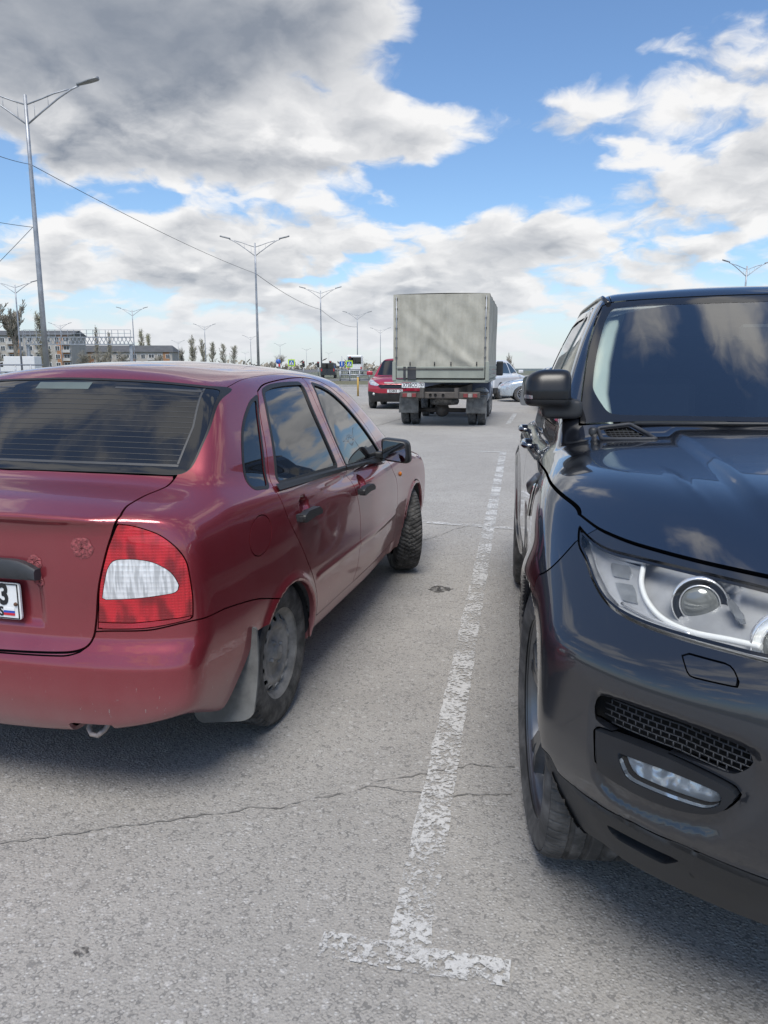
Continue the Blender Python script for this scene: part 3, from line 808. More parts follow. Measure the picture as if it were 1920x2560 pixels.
gz = lambda Y: float(np.interp(Y, [230, 420, 1200], [0, -7, -34]))
row1 = [(112, 27, 'nearest street lamp, cut by the left edge, above the sedan roof', 1.0), (641, 60, 'second street lamp of the near row, rising behind the sedan roof', 1.0), (803.5, 98, 'third street lamp of the near row, left of the truck', 1.0), (893, 142, 'fourth street lamp of the near row, just left of the truck', 1.0), (951, 203, 'street lamp half hidden behind the left edge of the truck', 1.0)]
posts = []
def lamp_at(px, py, lb, ang=0.0, detail=False, k=1.15, Y=None):
    """stand a 10 m lamp where its mast head shows"""
    q = at(px, py, 1.0); Y = Y or (10.0-CH)/(q.z-CH); t_ = at(px, py, Y)
    return lamp_post(t_.x, Y, t_.z, gz(Y)-.02, lb, ang, detail, k=k)
for (px, py), (_, Y, lb, k), ang in zip(((62, 237), (637, 607), (801, 727), (893, 785), (951, 824)), row1, (R(-3), 0, 0, 0, 0)):
    posts.append(lamp_at(px, py, lb, ang, py < 750, 1.0))
for px, py, lb in ((37, 712, 'street lamp at the left edge in front of the bare tree'), (330, 775, 'street lamp rising through the sign gantry'), (511, 815, 'street lamp among the poplars'), (626, 842, 'small street lamp just left of the second near lamp'), (700, 861, 'small street lamp above the round blue sign'), (766, 873, 'tiny street lamp between the third near lamp and its left neighbour'), (822, 882, 'tiny street lamp right of the third near lamp'),
                   (445, 854, 'small street lamp behind the roof end of the long low block'), (613, 882, 'tiny pale street lamp left of the second near lamp'), (150, 812, 'street lamp behind the sign gantry by the small poplars'), (1096, 895, 'far street lamp hidden behind the truck')):
    if px < 1000: lamp_at(px, py, lb)
lamp_at(1868, 665, 'street lamp above the dark car roof at the right edge', R(12), True)
MT['wire'] = plain('black cable', (.02, .02, .022), .6, var=.1)
def wire(a, b, sag, label, r_=.009):
    a, b = Vector(a), Vector(b); pts = [a.lerp(b, t)-Vector((0, 0, sag*4*t*(1-t))) for t in np.linspace(0, 1, 17)]
    o = MB().tube(pts, r_, 5).build('overhead_cable', MT['wire']); tag(o, label, 'cable', 'overhead cables strung between the lamp posts'); return o
wp_ = [(p.location.x, p.location.y, 7.9) for i, p in enumerate(posts)]
wire(at(-260, 265, 14), wp_[0], .15, 'overhead cable running left from the nearest lamp post')
wire(wp_[0], wp_[1], .22, 'overhead cable from the nearest lamp post to the second', .011)
wire(wp_[1], wp_[2], .35, 'overhead cable between the second and third lamp posts', .018)
wire(wp_[2], wp_[3], .6, 'overhead cable beyond the third lamp post', .02)
q0 = at(82, 568, 27); wire(at(-200, 508, 30), q0, .1, 'lower cable leaving the nearest lamp post to the left')
wire(at(-200, 850, 30), q0, .05, 'stay cable slanting down left from the nearest lamp post')
# ------------------------------------------------------------------ the red sedan
def wheel_tm(Rw, Wd, rim_r, tread, nth=320, nw=34, bulge=.012):
    """tyre as a displaced lathe; axis y, outer face at -y; returns TM"""
    prof = []
    hw = Wd/2; sh = .018
    for i in range(9):                                        # outer side wall from bead to shoulder
        t = i/8; r = rim_r + (Rw-sh-rim_r)*t; prof.append((r, -hw*.86 - (hw*.14+bulge*.6)*math.sin(math.pi*min(1, .12+.75*t)), 0))
    for i in range(nw+1):
        t = i/nw; y = -hw+.004+(Wd-.008)*t; e = abs(2*t-1)
        prof.append((Rw - sh*.9*e**6, y, 1))
    for i in range(9):
        t = 1-i/8; r = rim_r + (Rw-sh-rim_r)*t; prof.append((r, hw*.86 + (hw*.14+bulge*.6)*math.sin(math.pi*min(1, .12+.75*t)), 0))
    P = np.array(prof); k = len(P); th = np.linspace(0, 2*np.pi, nth, endpoint=False)
    r = np.repeat(P[None, :, 0], nth, 0); y = np.repeat(P[None, :, 1], nth, 0); m = P[:, 2] > 0
    T2, Y2 = np.meshgrid(th, P[:, 1], indexing='ij')
    r = r - tread(T2, Y2/hw)*m[None, :]
    v = np.stack([r*np.cos(T2), y, r*np.sin(T2)], 2).reshape(-1, 3)
    i, j = np.meshgrid(np.arange(nth), np.arange(k-1), indexing='ij')
    a = i*k+j; b = ((i+1) % nth)*k+j
    Q = np.stack([a, b, b+1, a+1], 2).reshape(-1, 4)
    t = np.concatenate([Q[:, [0, 2, 1]], Q[:, [0, 3, 2]]])
    fn = np.cross(v[t[:, 1]]-v[t[:, 0]], v[t[:, 2]]-v[t[:, 0]])
    n = np.zeros_like(v)
    for q in range(3): np.add.at(n, t[:, q], fn)
    n /= np.linalg.norm(n, axis=1)[:, None]+1e-12
    # smooth the side wall normals only
    return TM(v, t, n)
def lathe_tm(prof, nth=160):
    P = np.array(prof); k = len(P); th = np.linspace(0, 2*np.pi, nth, endpoint=False)
    v = np.stack([P[None, :, 0]*np.cos(th)[:, None], np.repeat(P[None, :, 1], nth, 0), P[None, :, 0]*np.sin(th)[:, None]], 2).reshape(-1, 3)
    i, j = np.meshgrid(np.arange(nth), np.arange(k-1), indexing='ij'); a = i*k+j; b = ((i+1) % nth)*k+j
    Q = np.stack([a, b, b+1, a+1], 2).reshape(-1, 4); t = np.concatenate([Q[:, [0, 2, 1]], Q[:, [0, 3, 2]]])
    fn = np.cross(v[t[:, 1]]-v[t[:, 0]], v[t[:, 2]]-v[t[:, 0]]); n = np.zeros_like(v)
    for q in range(3): np.add.at(n, t[:, q], fn)
    n /= np.linalg.norm(n, axis=1)[:, None]+1e-12
    return TM(v, t, n)

def tread_winter(th, w):
    """V-shaped blocks with side slots"""
    u = th*.29/.030
    s = np.abs(((u + 1.5*np.abs(w)**1.2) % 1)-.5)
    g = sstep(.37, .42, s)
    s2 = np.abs(((u*.5 + .9*w) % 1)-.5); g2 = sstep(.43, .455, s2)*(np.abs(w) < .5)
    zz = np.abs(np.abs(w)-.40-.05*np.sign(np.sin(u*2*np.pi))); g3 = sstep(.05, .02, zz)
    zc = sstep(.035, .01, np.abs(w - .06*np.sign(np.sin(u*2*np.pi))))
    return .008*np.clip(np.maximum.reduce([g, g2, g3, zc*.8]), 0, 1)
def tread_summer(th, w):
    g = np.zeros_like(th)
    for c in (-.52, -.18, .18, .52): g = np.maximum(g, sstep(.062, .045, np.abs(w-c)))
    s = np.abs(((th*.389/.034 + .35*np.sign(w)*np.abs(w)) % 1)-.5)
    g = np.maximum(g, .7*sstep(.44, .47, s)*(np.abs(w) > .60))
    s2 = np.abs(((th*.389/.017 + .8*w) % 1)-.5); g = np.maximum(g, .25*sstep(.42, .47, s2)*(np.abs(w) > .23))
    return .008*g

def in_reg(*ds): return np.maximum.reduce(ds)

def build_sedan(loc, head, label):
    root = empty('sedan', loc, math.pi/2-head, label=label, cat='car')
    H = surface_nets(F_sedan, (-.84, -.02, .18), (3.32, .92, 1.48), .0125)
    H = clip(H, -H.v[:, 1])
    raw = lambda v: F_sedan_raw(v[:, 0], v[:, 1], v[:, 2])
    well = lambda v: np.maximum(raw(v)+.016, np.minimum(np.hypot(v[:, 0]-.02, v[:, 2]-.289), np.hypot(v[:, 0]-WB_S, v[:, 2]-.289))-.36)
    liner = clip(H, well(H.v)); H = clip(H, -well(H.v))
    g = .0024
    def take(dfun, gap=g):
        """cut a part out of the remaining shell"""
        nonlocal H
        part = clip(H, dfun(H.v)+gap); H = clip(H, -dfun(H.v)+gap)
        return part
    xz = lambda poly: (lambda v: poly_sd(v[:, 0], v[:, 2], poly))
    yz = lambda poly: (lambda v: poly_sd(v[:, 1], v[:, 2], poly))
    # --- boot lid, rear window, roof
    wy = curve([(0, -.436), (.22, -.425), (.47, -.394), (.62, -.362), (.8, -.33)])
    rwp = smooth_poly([(0, 1.064), (.25, 1.063), (.47, 1.059), (.60, 1.055), (.632, 1.075), (.637, 1.14), (.634, 1.20), (.618, 1.265), (.598, 1.315), (.57, 1.331), (.355, 1.352), (.135, 1.361), (0, 1.363), (-.3, 1.36), (-.3, 1.06)], 6)
    seal_o = lambda v: in_reg(yz(rwp)(v), v[:, 0]-.25)
    seal = take(lambda v: seal_o(v)-.004, .0)
    rim_ = lambda v: seal_o(v)+np.where(v[:, 2] < 1.075, -.0015, .003)
    glass = clip(seal, rim_(seal.v)); seal = clip(seal, -rim_(seal.v))
    tail_edge = smooth_poly([(.598, 1.2), (.596, 1.0), (.590, .958), (.583, .94), (.556, .869), (.521, .738), (.506, .64), (.497, .597), (.474, .565), (.41, .550), (.19, .541), (0, .540), (-.3, .54), (-.3, 1.2)], 6, sharp=(0, 12, 13))
    ydeck = curve([(-.9, .66), (-.72, .605), (-.68, .588), (-.62, .576), (-.55, .576), (-.45, .592), (-.36, .622), (-.30, .65)])
    trunk = take(lambda v: in_reg(yz(tail_edge)(v), (v[:, 1]-ydeck(v[:, 0]))*.95, (v[:, 0]-wy(v[:, 1]))*.8+.004, v[:, 0]+.2), .0036)
    # --- tail lamp
    tl = smooth_poly([(.594, .951), (.645, .941), (.697, .922), (.730, .900), (.757, .871), (.775, .835), (.783, .79), (.787, .723), (.785, .652), (.66, .629), (.512, .624), (.524, .738), (.556, .865)], 5, sharp=(0, 8, 10))
    lamp = take(lambda v: in_reg(yz(tl)(v), v[:, 0]+.4), .0016)
    # --- bumper
    zy = curve([(0, .532), (.40, .540), (.465, .556), (.487, .583), (.500, .614), (.66, .622), (.79, .645), (.9, .65)])
    zx = curve([(-.9, .66), (-.64, .645), (-.504, .640), (-.40, .628), (-.285, .609), (-.13, .566), (0, .53)])
    notch = lambda v: .045 - np.maximum(np.abs(v[:, 1]-.475)*.62, (v[:, 2]-.275))
    bump = take(lambda v: in_reg(np.where(v[:, 0] < -.643, v[:, 2]-zy(v[:, 1]), v[:, 2]-zx(v[:, 0]))*.95, v[:, 0]+.08))
    bump = clip(bump, np.minimum(notch(bump.v), -.6-bump.v[:, 0]))
    bump = clip(bump, np.minimum(bump.v[:, 0]+.285+.76*(.49-bump.v[:, 2]), .49-bump.v[:, 2]))
    # --- doors and side glass
    split = [(.921, .30), (.921, .349), (.950, .40), (.961, .438), (.974, .50), (.978, .555), (.976, .64), (.966, .705), (.940, .765), (.905, .85), (.872, .922), (.850, .96), (.842, .99), (.838, 1.107), (.850, 1.234), (.872, 1.30), (.90, 1.345), (.915, 1.42)]
    sp = smooth_poly(split, 4, False)
    rear_edge = smooth_poly([(.36, .345), (.346, .404), (.328, .45), (.300, .50), (.262, .555), (.20, .630), (.15, .695), (.10, .75), (.055, .802), (.02, .86), (0, .915), (-.004, .962), (.03, 1.02), (.074, 1.079), (.115, 1.14), (.158, 1.205), (.21, 1.262), (.268, 1.309)], 4, False)
    top = smooth_poly([(.268, 1.309), (.36, 1.331), (.504, 1.344), (.727, 1.354), (.90, 1.355)], 4, False)
    dr = np.concatenate([rear_edge, top[1:], [(1.2, 1.355), (1.2, .335), (.42, .328)]])
    rdoor = take(lambda v: in_reg(xz(dr)(v), -line_sd(v[:, 0], v[:, 2], sp), .40-v[:, 1]))
    fr_top = smooth_poly([(.85, 1.354), (.918, 1.354), (1.02, 1.348), (1.112, 1.334), (1.20, 1.308), (1.274, 1.278), (1.401, 1.205), (1.545, 1.085), (1.64, .985), (1.70, .91), (1.73, .872), (1.765, .795), (1.85, .735), (1.886, .665), (1.886, .60), (1.865, .50), (1.86, .40), (1.845, .345)], 4, False)
    df = np.concatenate([[(.7, .338), (.7, 1.354)], fr_top])
    fdoor = take(lambda v: in_reg(xz(df)(v), line_sd(v[:, 0], v[:, 2], sp), .40-v[:, 1]))
    rg = round_poly([(.068, .974), (.135, 1.060), (.222, 1.187), (.316, 1.300), (.42, 1.317), (.60, 1.324), (.802, 1.322), (.756, 1.226), (.744, 1.102), (.754, .953)], [.02, .2, .2, .03, .2, .2, .015, .2, .2, .012])
    fg = round_poly([(.896, .938), (.874, 1.065), (.890, 1.187), (.960, 1.318), (1.07, 1.302), (1.175, 1.272), (1.320, 1.196), (1.466, 1.081), (1.594, .960), (1.655, .895)], [.012, .2, .2, .02, .1, .1, .1, .1, .1, .02])
    def win(door, poly):
        sd_ = lambda v: poly_sd(v[:, 0], v[:, 2], poly)
        fr = clip(door, sd_(door.v)-.016); rest = clip(door, -(sd_(door.v)-.016))
        gl = clip(fr, sd_(fr.v)); fr = clip(fr, -sd_(fr.v))
        return rest, offset(fr, .001), offset(gl, -.006)
    rdoor, rfr, rgl = win(rdoor, rg); fdoor, ffr, fgl = win(fdoor, fg)
    qg = smooth_poly([(.236, 1.292), (.15, 1.272), (.062, 1.232), (.0, 1.195), (-.05, 1.155), (-.105, 1.095), (-.137, 1.05), (-.158, 1.005), (-.150, .978), (-.10, .971), (-.035, .972), (.02, 1.045), (.105, 1.16), (.17, 1.235)], 5, sharp=(0,))
    qd = lambda v: in_reg(poly_sd(v[:, 0], v[:, 2], qg), .5-v[:, 1])
    qfr = take(lambda v: qd(v)-.004, 0.0)
    qgl = offset(clip(qfr, qd(qfr.v)+.008), -.003); qfr = offset(clip(qfr, -(qd(qfr.v)+.008)), .001)
    flap = take(lambda v: in_reg((np.sqrt(((v[:, 0]+.213-.25*(v[:, 2]-.822))/.088)**2+((v[:, 2]-.822)/.068)**2)-1)*.07, .5-v[:, 1]), .0018)
    wsp = lambda v: in_reg(v[:, 2]-1.335, .955-v[:, 2], 1.25-v[:, 0], v[:, 1]-(.655-.30*(v[:, 2]-1.0)))
    wind = take(wsp, 0.0)
    yroof = curve([(-.2, .60), (.06, .586), (.264, .564), (.598, .545), (1.038, .535), (1.5, .53), (2, .55)])
    roof = take(lambda v: in_reg((v[:, 1]-yroof(v[:, 0])), 1.2-v[:, 2], v[:, 0]-1.9), .0012)
    P = MT['red']
    tm_obj('body', both(flange(H, .014)), P, root)
    tm_obj('boot_lid', both(flange(trunk)), P, root)
    tm_obj('roof', both(flange(roof, .006)), P, root)
    rb = tm_obj('bumper', both(flange(bump)), MT['redlow'], root)
    rwo = tm_obj('rear_window', both(offset(glass, -.002)), MT['tint'], root)
    tm_obj('window_seal', both(seal), MT['rubber'], rwo)
    tm_obj('windscreen', both(wind), MT['tint'], root)
    # heater wires on the rear window, cut out of the glass surface as thin bands
    G_ = both(offset(glass, -.0012))
    lim = lambda z: np.interp(z, [1.06, 1.2, 1.33], [.585, .582, .548])
    def band(m, fn, h):
        m = clip(m, fn(m.v)-h); return clip(m, -fn(m.v)-h)
    inside = clip(G_, np.abs(G_.v[:, 1])-lim(G_.v[:, 2]))
    for k in range(13):
        z_ = 1.103+.0172*k
        tm_obj('heater_wire', band(inside, lambda v: v[:, 2]+.012*(v[:, 1]/.6)**2-z_, .0006), MT['heater'], rwo)
    inside = clip(G_, np.abs(G_.v[:, 1])-lim(G_.v[:, 2])-.004)
    tm_obj('heater_frame', band(inside, lambda v: v[:, 2]+.010*(v[:, 1]/.6)**2-1.087, .0035), MT['heater'], rwo)
    upp = band(inside, lambda v: v[:, 2]+.02*(v[:, 1]/.6)**2-1.335, .003)
    for s in (-1, 1):
        tm_obj('heater_frame', clip(upp, .22-s*upp.v[:, 1]), MT['heater'], rwo)
        m = clip(G_, np.maximum(1.083-G_.v[:, 2], G_.v[:, 2]-1.328)); m = clip(m, -s*m.v[:, 1]); tm_obj('heater_frame', band(m, lambda v: np.abs(v[:, 1])-lim(v[:, 2]), .0035), MT['heater'], rwo)
    m = clip(G_, np.abs(G_.v[:, 1])-.115); m = band(m, lambda v: v[:, 2]-1.338, .012); tm_obj('brake_light_window', m, MT['heater_box'], rwo)
    for s in (-1, 1):
        mm = (lambda m: m) if s > 0 else mirror
        for nm, dd, frm, gla, hx, hz_ in (('rear_door', rdoor, rfr, rgl, .215, .826), ('front_door', fdoor, ffr, fgl, 1.055, .798)):
            d_ = tm_obj(nm, mm(flange(dd)), P, root)
            tm_obj('window_frame', mm(flange(frm, .008, False)), MT['rubber'], d_)
            tm_obj('window_glass', mm(gla), MT['tint'], d_)
            # pull handle
            hb = MB(); yb = s*.858
            pts = [(hx-.105, hz_+.008), (hx-.06, hz_+.020), (hx+.07, hz_+.014), (hx+.105, hz_-.006), (hx+.10, hz_-.02), (hx+.02, hz_-.016), (hx-.05, hz_-.020), (hx-.10, hz_-.024)]
            hb.prism(round_poly(pts, .012, 3), yb-.010*s, yb+.018*s)
            for q in (-.085, .085): hb.box((hx+q, s*.845, hz_-.004), (.035, .04, .026))
            hb.build('door_handle', MT['black_plastic'], d_)
            # belt moulding
            bl = MB()
            xs = np.linspace(.005, .855, 14) if nm == 'rear_door' else np.linspace(.868, 1.70, 14)
            V = []; 
            zs = np.interp(xs, [-.0, .86, 1.7], [.966, .931, .882])
            q1_ = newton(F_sedan, np.stack([xs, xs*0+.80, zs], 1), 6)[0]; q2_ = newton(F_sedan, np.stack([xs, xs*0+.81, zs-.02], 1), 6)[0]
            for xx, zz_, q, q2 in zip(xs, zs, q1_, q2_):
                V += [(xx, s*(q[1]+.004), zz_+.006), (xx, s*(q[1]+.011), zz_-.002), (xx, s*(q2[1]+.009), zz_-.016), (xx, s*(q2[1]+.001), zz_-.020)]
            bl.add(V, [[i*4+j, i*4+j+1, i*4+j+5, i*4+j+4] for i in range(13) for j in range(3)]).build('belt_moulding', MT['rubber'], d_)
        for q in (0, 1): tm_obj('wheel_arch_liner', mm(clip(liner, (liner.v[:, 0]-1.2)*(1 if q else -1))), MT['grey_plastic'], root)
        qw = tm_obj('quarter_window', mm(qgl), MT['tint'], root); tm_obj('window_seal', mm(qfr), MT['rubber'], qw)
        if s < 0:
            ff = tm_obj('fuel_flap', mm(flange(flap)), P, root)
        else:
            tm_obj('fender_patch', mm(flap), P, root)
        # tail lamp: shell, red and clear lenses
        wl_ = round_poly([(.530, .716), (.556, .818), (.575, .842), (.64, .845), (.693, .836), (.742, .803), (.760, .757), (.748, .738), (.641, .722)], [.006, .02, .03, .1, .03, .03, .02, .015, .1])
        lam = tm_obj('tail_lamp', mm(flange(offset(lamp, -.040), .02)), MT['lamp_back'], root)
        dW = lambda v: poly_sd(v[:, 1], v[:, 2], wl_)
        white = clip(lamp, dW(lamp.v)+.001); redl = clip(lamp, -dW(lamp.v)+.001)
        refl = clip(redl, redl.v[:, 2]-(.643+.10*np.maximum(redl.v[:, 1]-.62, 0))); redl = clip(redl, -(redl.v[:, 2]-(.646+.10*np.maximum(redl.v[:, 1]-.62, 0))))
        tm_obj('red_lens', mm(flange(redl, .02)), MT['tail_red'], lam)
        tm_obj('reverse_lens', mm(flange(white, .02)), MT['tail_white'], lam)
        tm_obj('reflector_strip', mm(flange(refl, .02)), MT['reflector'], lam)
        # wheels
        for wx_, steer in ((.035, 0), (WB_S+.02, R(24))):
            wh = empty('wheel', (wx_, s*.706, WR_S)); wh.parent = root
            wh.rotation_euler = (0, 0, steer if s < 0 else steer)
            tm_obj('tyre', wheel_tm(WR_S, .175, .180, tread_winter if steer else tread_winter, 420 if (s < 0) else 200), MT['tyre'], wh)
            o = -1 if s < 0 else 1
            flip = (lambda m: m) if s < 0 else mirror
            prof_ = [(.1815, -.078), (.186, -.084), (.189, -.080), (.183, -.070), (.172, -.064), (.168, -.058), (.160, -.049), (.152, -.048), (.146, -.051), (.140, -.055), (.134, -.058), (.128, -.061), (.122, -.063), (.115, -.064), (.105, -.062), (.098, -.055), (.090, -.050), (.070, -.050), (.060, -.052), (.045, -.060), (.032, -.064), (.030, -.074), (.026, -.078), (.001, -.079)]
            disc = lathe_tm(prof_, 240)
            a = np.arctan2(disc.v[:, 2], disc.v[:, 0]); rr = np.hypot(disc.v[:, 0], disc.v[:, 2])
            k = 14; da = (a/(2*np.pi)*k) % 1 - .5
            hd = np.hypot(da*2*np.pi/k*.138/.017, (rr-.139)/.012)-1
            disc = clip(disc, -hd*.013)
            tm_obj('rim', flip(flange(disc, .006, False)), MT['steel_rim'], wh)
            bk = MB().lathe([(.19, .06), (.17, -.0), (.165, .01), (.001, .012)], 40); bk.v = [(p[0], p[1]*(1 if s < 0 else -1), p[2]) for p in bk.v]; bk.build('brake_drum', MT['void'], wh)
            for q in range(4):
                an = q*math.pi/2+.4
                nb_ = MB().lathe([(.009, -.048), (.009, -.066), (.006, -.070), (.0005, -.070)], 6); nb_.v = [(p[0]+.049*math.cos(an), p[1]*(1 if s < 0 else -1), p[2]+.049*math.sin(an)) for p in nb_.v]
                nb_.build('wheel_nut', MT['steel_rim'], wh)
        # mud flap behind the rear wheel
        fp = round_poly([(.60, .34), (.606, .175), (.632, .150), (.80, .176), (.836, .200), (.848, .30), (.853, .40), (.846, .515), (.76, .52), (.68, .44)], [.02, .02, .02, .05, .03, .05, .05, .01, .02, .05], 4)
        fl = MB()
        k = len(fp); V = []
        for dx in (-.006, .004): V += [(-.312-.10*max(0, .45-p[1])+dx, s*p[0], p[1]) for p in fp]
        fl.add(V, [list(range(k)), list(range(k, 2*k))[::-1]]+[[i, i+k, (i+1) % k+k, (i+1) % k] for i in range(k)]).build('mud_flap', MT['mud_rubber'], root)
        # door mirror
        def Fm(x, y, z):
            X, Y, Z = x-1.575, (y-.885), z-.938
            bx = np.maximum(np.maximum(np.abs(Y+.10*Z)-.078+.10*np.maximum(-X, 0), np.abs(Z+.06*Y)-.066+.25*np.maximum(Y, 0)*np.maximum(Z, 0)*8), 0)
            q = smax(smax(np.abs(Y+.10*Z)-.080, np.abs(Z+.10*Y)-.066, .05), np.abs(X)-.055-.0*Z, .05)
            arm = smax(smax(np.abs(y-.79)-.05, np.abs(z-.905)-.022, .02), np.abs(x-1.60)-.03, .02)
            return smin(q, arm, .02)
        mh = surface_nets(Fm, (1.48, .72, .84), (1.68, 1.0, 1.04), .008)
        mo = tm_obj('door_mirror', mm(mh), MT['black_plastic'], root)
        mg = MB(); pl = round_poly([(.818, .895), (.945, .878), (.952, .925), (.944, .985), (.820, .998)], .016, 3)
        mg.prism([(s*p[0], p[1]) for p in pl], 1.5165, 1.522, 'yz'); mg.build('mirror_glass', MT['mirror_glass'], mo)
        mi = MB(); q = newton(F_sedan, np.array([[1.985, .81, .745]]), 6)[0][0]
        mi.lathe([(.022, 0), (.020, .008), (.012, .013), (.0005, .014)], 14); mi.v = [(p[0]*1.0+1.985, s*(q[1]-.002+p[1]), p[2]*.75+.745) for p in mi.v]; mi.build('side_indicator', MT['orange_lens'], root)
    # black handle bar above the plate
    hb = MB(); V = []; ys = np.concatenate([np.linspace(-.338, .338, 25)])
    for yy in ys:
        e = max(0, (abs(yy)-.24)/.098); dr_ = .026*e**2.2
        for (ox, oz) in ((.004, .832-dr_), (-.024, .834-dr_), (-.030, .826-dr_), (-.030, .785-.25*dr_), (-.024, .774), (.004, .772)): V.append((-.747+ox, yy, oz))
    hb.add(V, [[i*6+j, i*6+j+1, i*6+j+7, i*6+j+6] for i in range(24) for j in range(5)], True).add(V[:6], [[0, 1, 2, 3, 4, 5]]).add(V[-6:], [[5, 4, 3, 2, 1, 0]]).build('boot_handle_bar', MT['grey_plastic'], root, sharp=40)
    # number plate
    pr = MB(); pr.prism(round_poly([(-.266, .640), (.266, .640), (.266, .756), (-.266, .756)], .012, 3), -.7595, -.752, 'yz')
    pl = pr.build('number_plate', MT['white_plate'], root)
    fr = MB()
    for a, b in (((-.2585, .6435), (.2585, .6435)), ((.2585, .6435), (.2585, .7525)), ((-.2585, .7525), (.2585, .7525)), ((-.2585, .6435), (-.2585, .7525)), ((-.125, .6435), (-.125, .7525))):
        fr.bar((-.7605, a[0], a[1]), (-.7605, b[0], b[1]), .003)
    fr.build('plate_border', MT['black_ink'], pl)
    X, Uu = (0, -1, 0), (0, 0, 1)
    text_obj('plate_number', '63', .092, MT['black_ink'], pl, (-.7605, -.190, .716), X, Uu, .0008, .003, sx=.80)
    text_obj('plate_country', 'RUS', .040, MT['black_ink'], pl, (-.7605, -.168, .663), X, Uu, .0008, .0012)
    for i, c in enumerate(('white_ink', 'blue_ink', 'red_ink')):
        MB().box((-.7606, -.223, .6722-.0078*i), (.0012, .040, .0078)).build('plate_flag', MT[c], pl)
    for yy in (-.249, .249): 
        sc_ = MB().lathe([(.0065, 0), (.005, -.004), (.0005, -.005)], 10, 'x'); sc_.v = [(-.7605+p[0], p[1]+yy, p[2]+.690) for p in sc_.v]; sc_.build('plate_screw', MT['rust'], pl)
    # towing eye below the bumper
    te = MB().tube([(-.64, -.425, .33), (-.68, -.425, .295), (-.70, -.430, .275), (-.712, -.448, .262), (-.712, -.470, .260), (-.702, -.488, .275), (-.68, -.494, .295), (-.64, -.494, .33)], .0085, 10); te.build('towing_eye', MT['steel_rust'], root)
    ub = MB().box((.1, 0, .34), (1.5, 1.0, .10)); ub.box((1.3, 0, .30), (2.6, 1.3, .06)); ub.tube([(-.7, .35, .31), (.4, .3, .30), (1.8, .1, .29)], .03); ub.build('underbody', MT['void'], root)
    inner = surface_nets(lambda x, y, z: F_sedan(x, y, z)+.022, (-.82, -.9, .2), (3.3, .9, 1.46), .045)
    tm_obj('dark_gap_shell', inner, MT['void'], root)  # added black shell, keeps the shut lines and window openings dark
    # rusted blisters on the lid and rust at the arch lip
    for (cy, cz, rr) in ((-.480, .876, .034), (-.318, .822, .026), (-.325, .765, .022)):
        pt = MB(); V = [(-.752, cy, cz)]; rings = 5; nn = 22
        rloc = random.Random(int(cz*1000))
        yz_ = []
        for i in range(rings+1):
            for j in range(nn):
                a = 2*math.pi*j/nn; r_ = rr*i/rings*(1+.12*rloc.uniform(-1, 1)*(i > 2)); yz_.append((cy+r_*math.cos(a), cz+r_*math.sin(a)))
        q = newton(F_sedan, np.array([(-.74, abs(a), b) for a, b in yz_]), 5)[0]
        V = [(q[m][0]-.0012-(rloc.uniform(0, .0035) if m < rings*nn else 0), a, b) for m, (a, b) in enumerate(yz_)]
        pt.add(V, [[i*nn+j, i*nn+(j+1) % nn, (i+1)*nn+(j+1) % nn, (i+1)*nn+j] for i in range(rings) for j in range(nn)]).build('rust_blister', MT['rust_red'], root)
    return root
def extra_mats():
    MT['heater'] = plain('printed heater line', (.048, .05, .054), .4, var=.1)
    MT['heater_box'] = plain('greenish lamp window', (.10, .125, .12), .2, var=.1)
    g = G('moulded lamp housing'); g.set(color=(.35, .33, .33), rough=.3, metal=.6); MT['lamp_back'] = g.m
    def ribbed(name, col, dark, rough, metal, sc, clearc=1.0, ns=9, zk=.45):
        g = G(name); v1 = g.voro(1.0, g.map((sc, sc, sc)), 'F1', 0, 0.0); n = g.noise(1.0, 1, .4, g.map((0, ns, ns*zk)))
        g.set(color=g.mix(g.ramp(n, .35, .60), dark, col), rough=rough, metal=metal, coat=clearc, coatr=.02); g.bump(v1, .5, .004); return g.m
    MT['tail_red'] = ribbed('red ribbed lamp lens', (.60, .014, .026), (.24, .006, .012), .25, .25, 110, 1.0, 26)
    MT['tail_white'] = ribbed('clear ribbed lamp lens', (.88, .89, .90), (.56, .57, .58), .2, .35, 60, 1.0, 110, .12)
    MT['reflector'] = ribbed('red reflector', (.42, .012, .03), (.30, .01, .02), .3, .1, 220)
    MT['rust'] = plain('rusty screw', (.10, .05, .03), .8, var=.4)
    MT['steel_rust'] = plain('worn pale steel', (.34, .29, .27), .6, .3, var=.35, scale=40)
    MT['rust_red'] = plain('blistered red paint', (.22, .05, .055), .7, var=.5, scale=120, bump=.6, bscale=180)
extra_mats()
sedan = build_sedan((-1.182, 3.07, 0), R(14.6), 'dusty red four-door sedan on steel wheels with its front wheels turned')
# ------------------------------------------------------------------ the dark sport utility vehicle
def hex_mesh(mb, origin, ux, uz, w, h, cell, t, depth_dir, inside):
    """bars of a brick-like grille lattice over a w x h patch"""
    rows = int(h/cell)+1
    for r_ in range(rows+1):
        a = origin+uz*(r_*cell); 
        xs = np.linspace(0, w, max(2, int(w/cell)+1))
        for i in range(len(xs)-1):
            p, q = a+ux*xs[i], a+ux*xs[i+1]
            if inside(p) and inside(q): mb.bar(p, q, t)
        for i in range(int(w/(cell*1.6))+1):
            p = a+ux*(i*cell*1.6+(cell*.8 if r_ % 2 else 0)); q = p+uz*cell
            if inside(p) and inside(q): mb.bar(p, q, t)

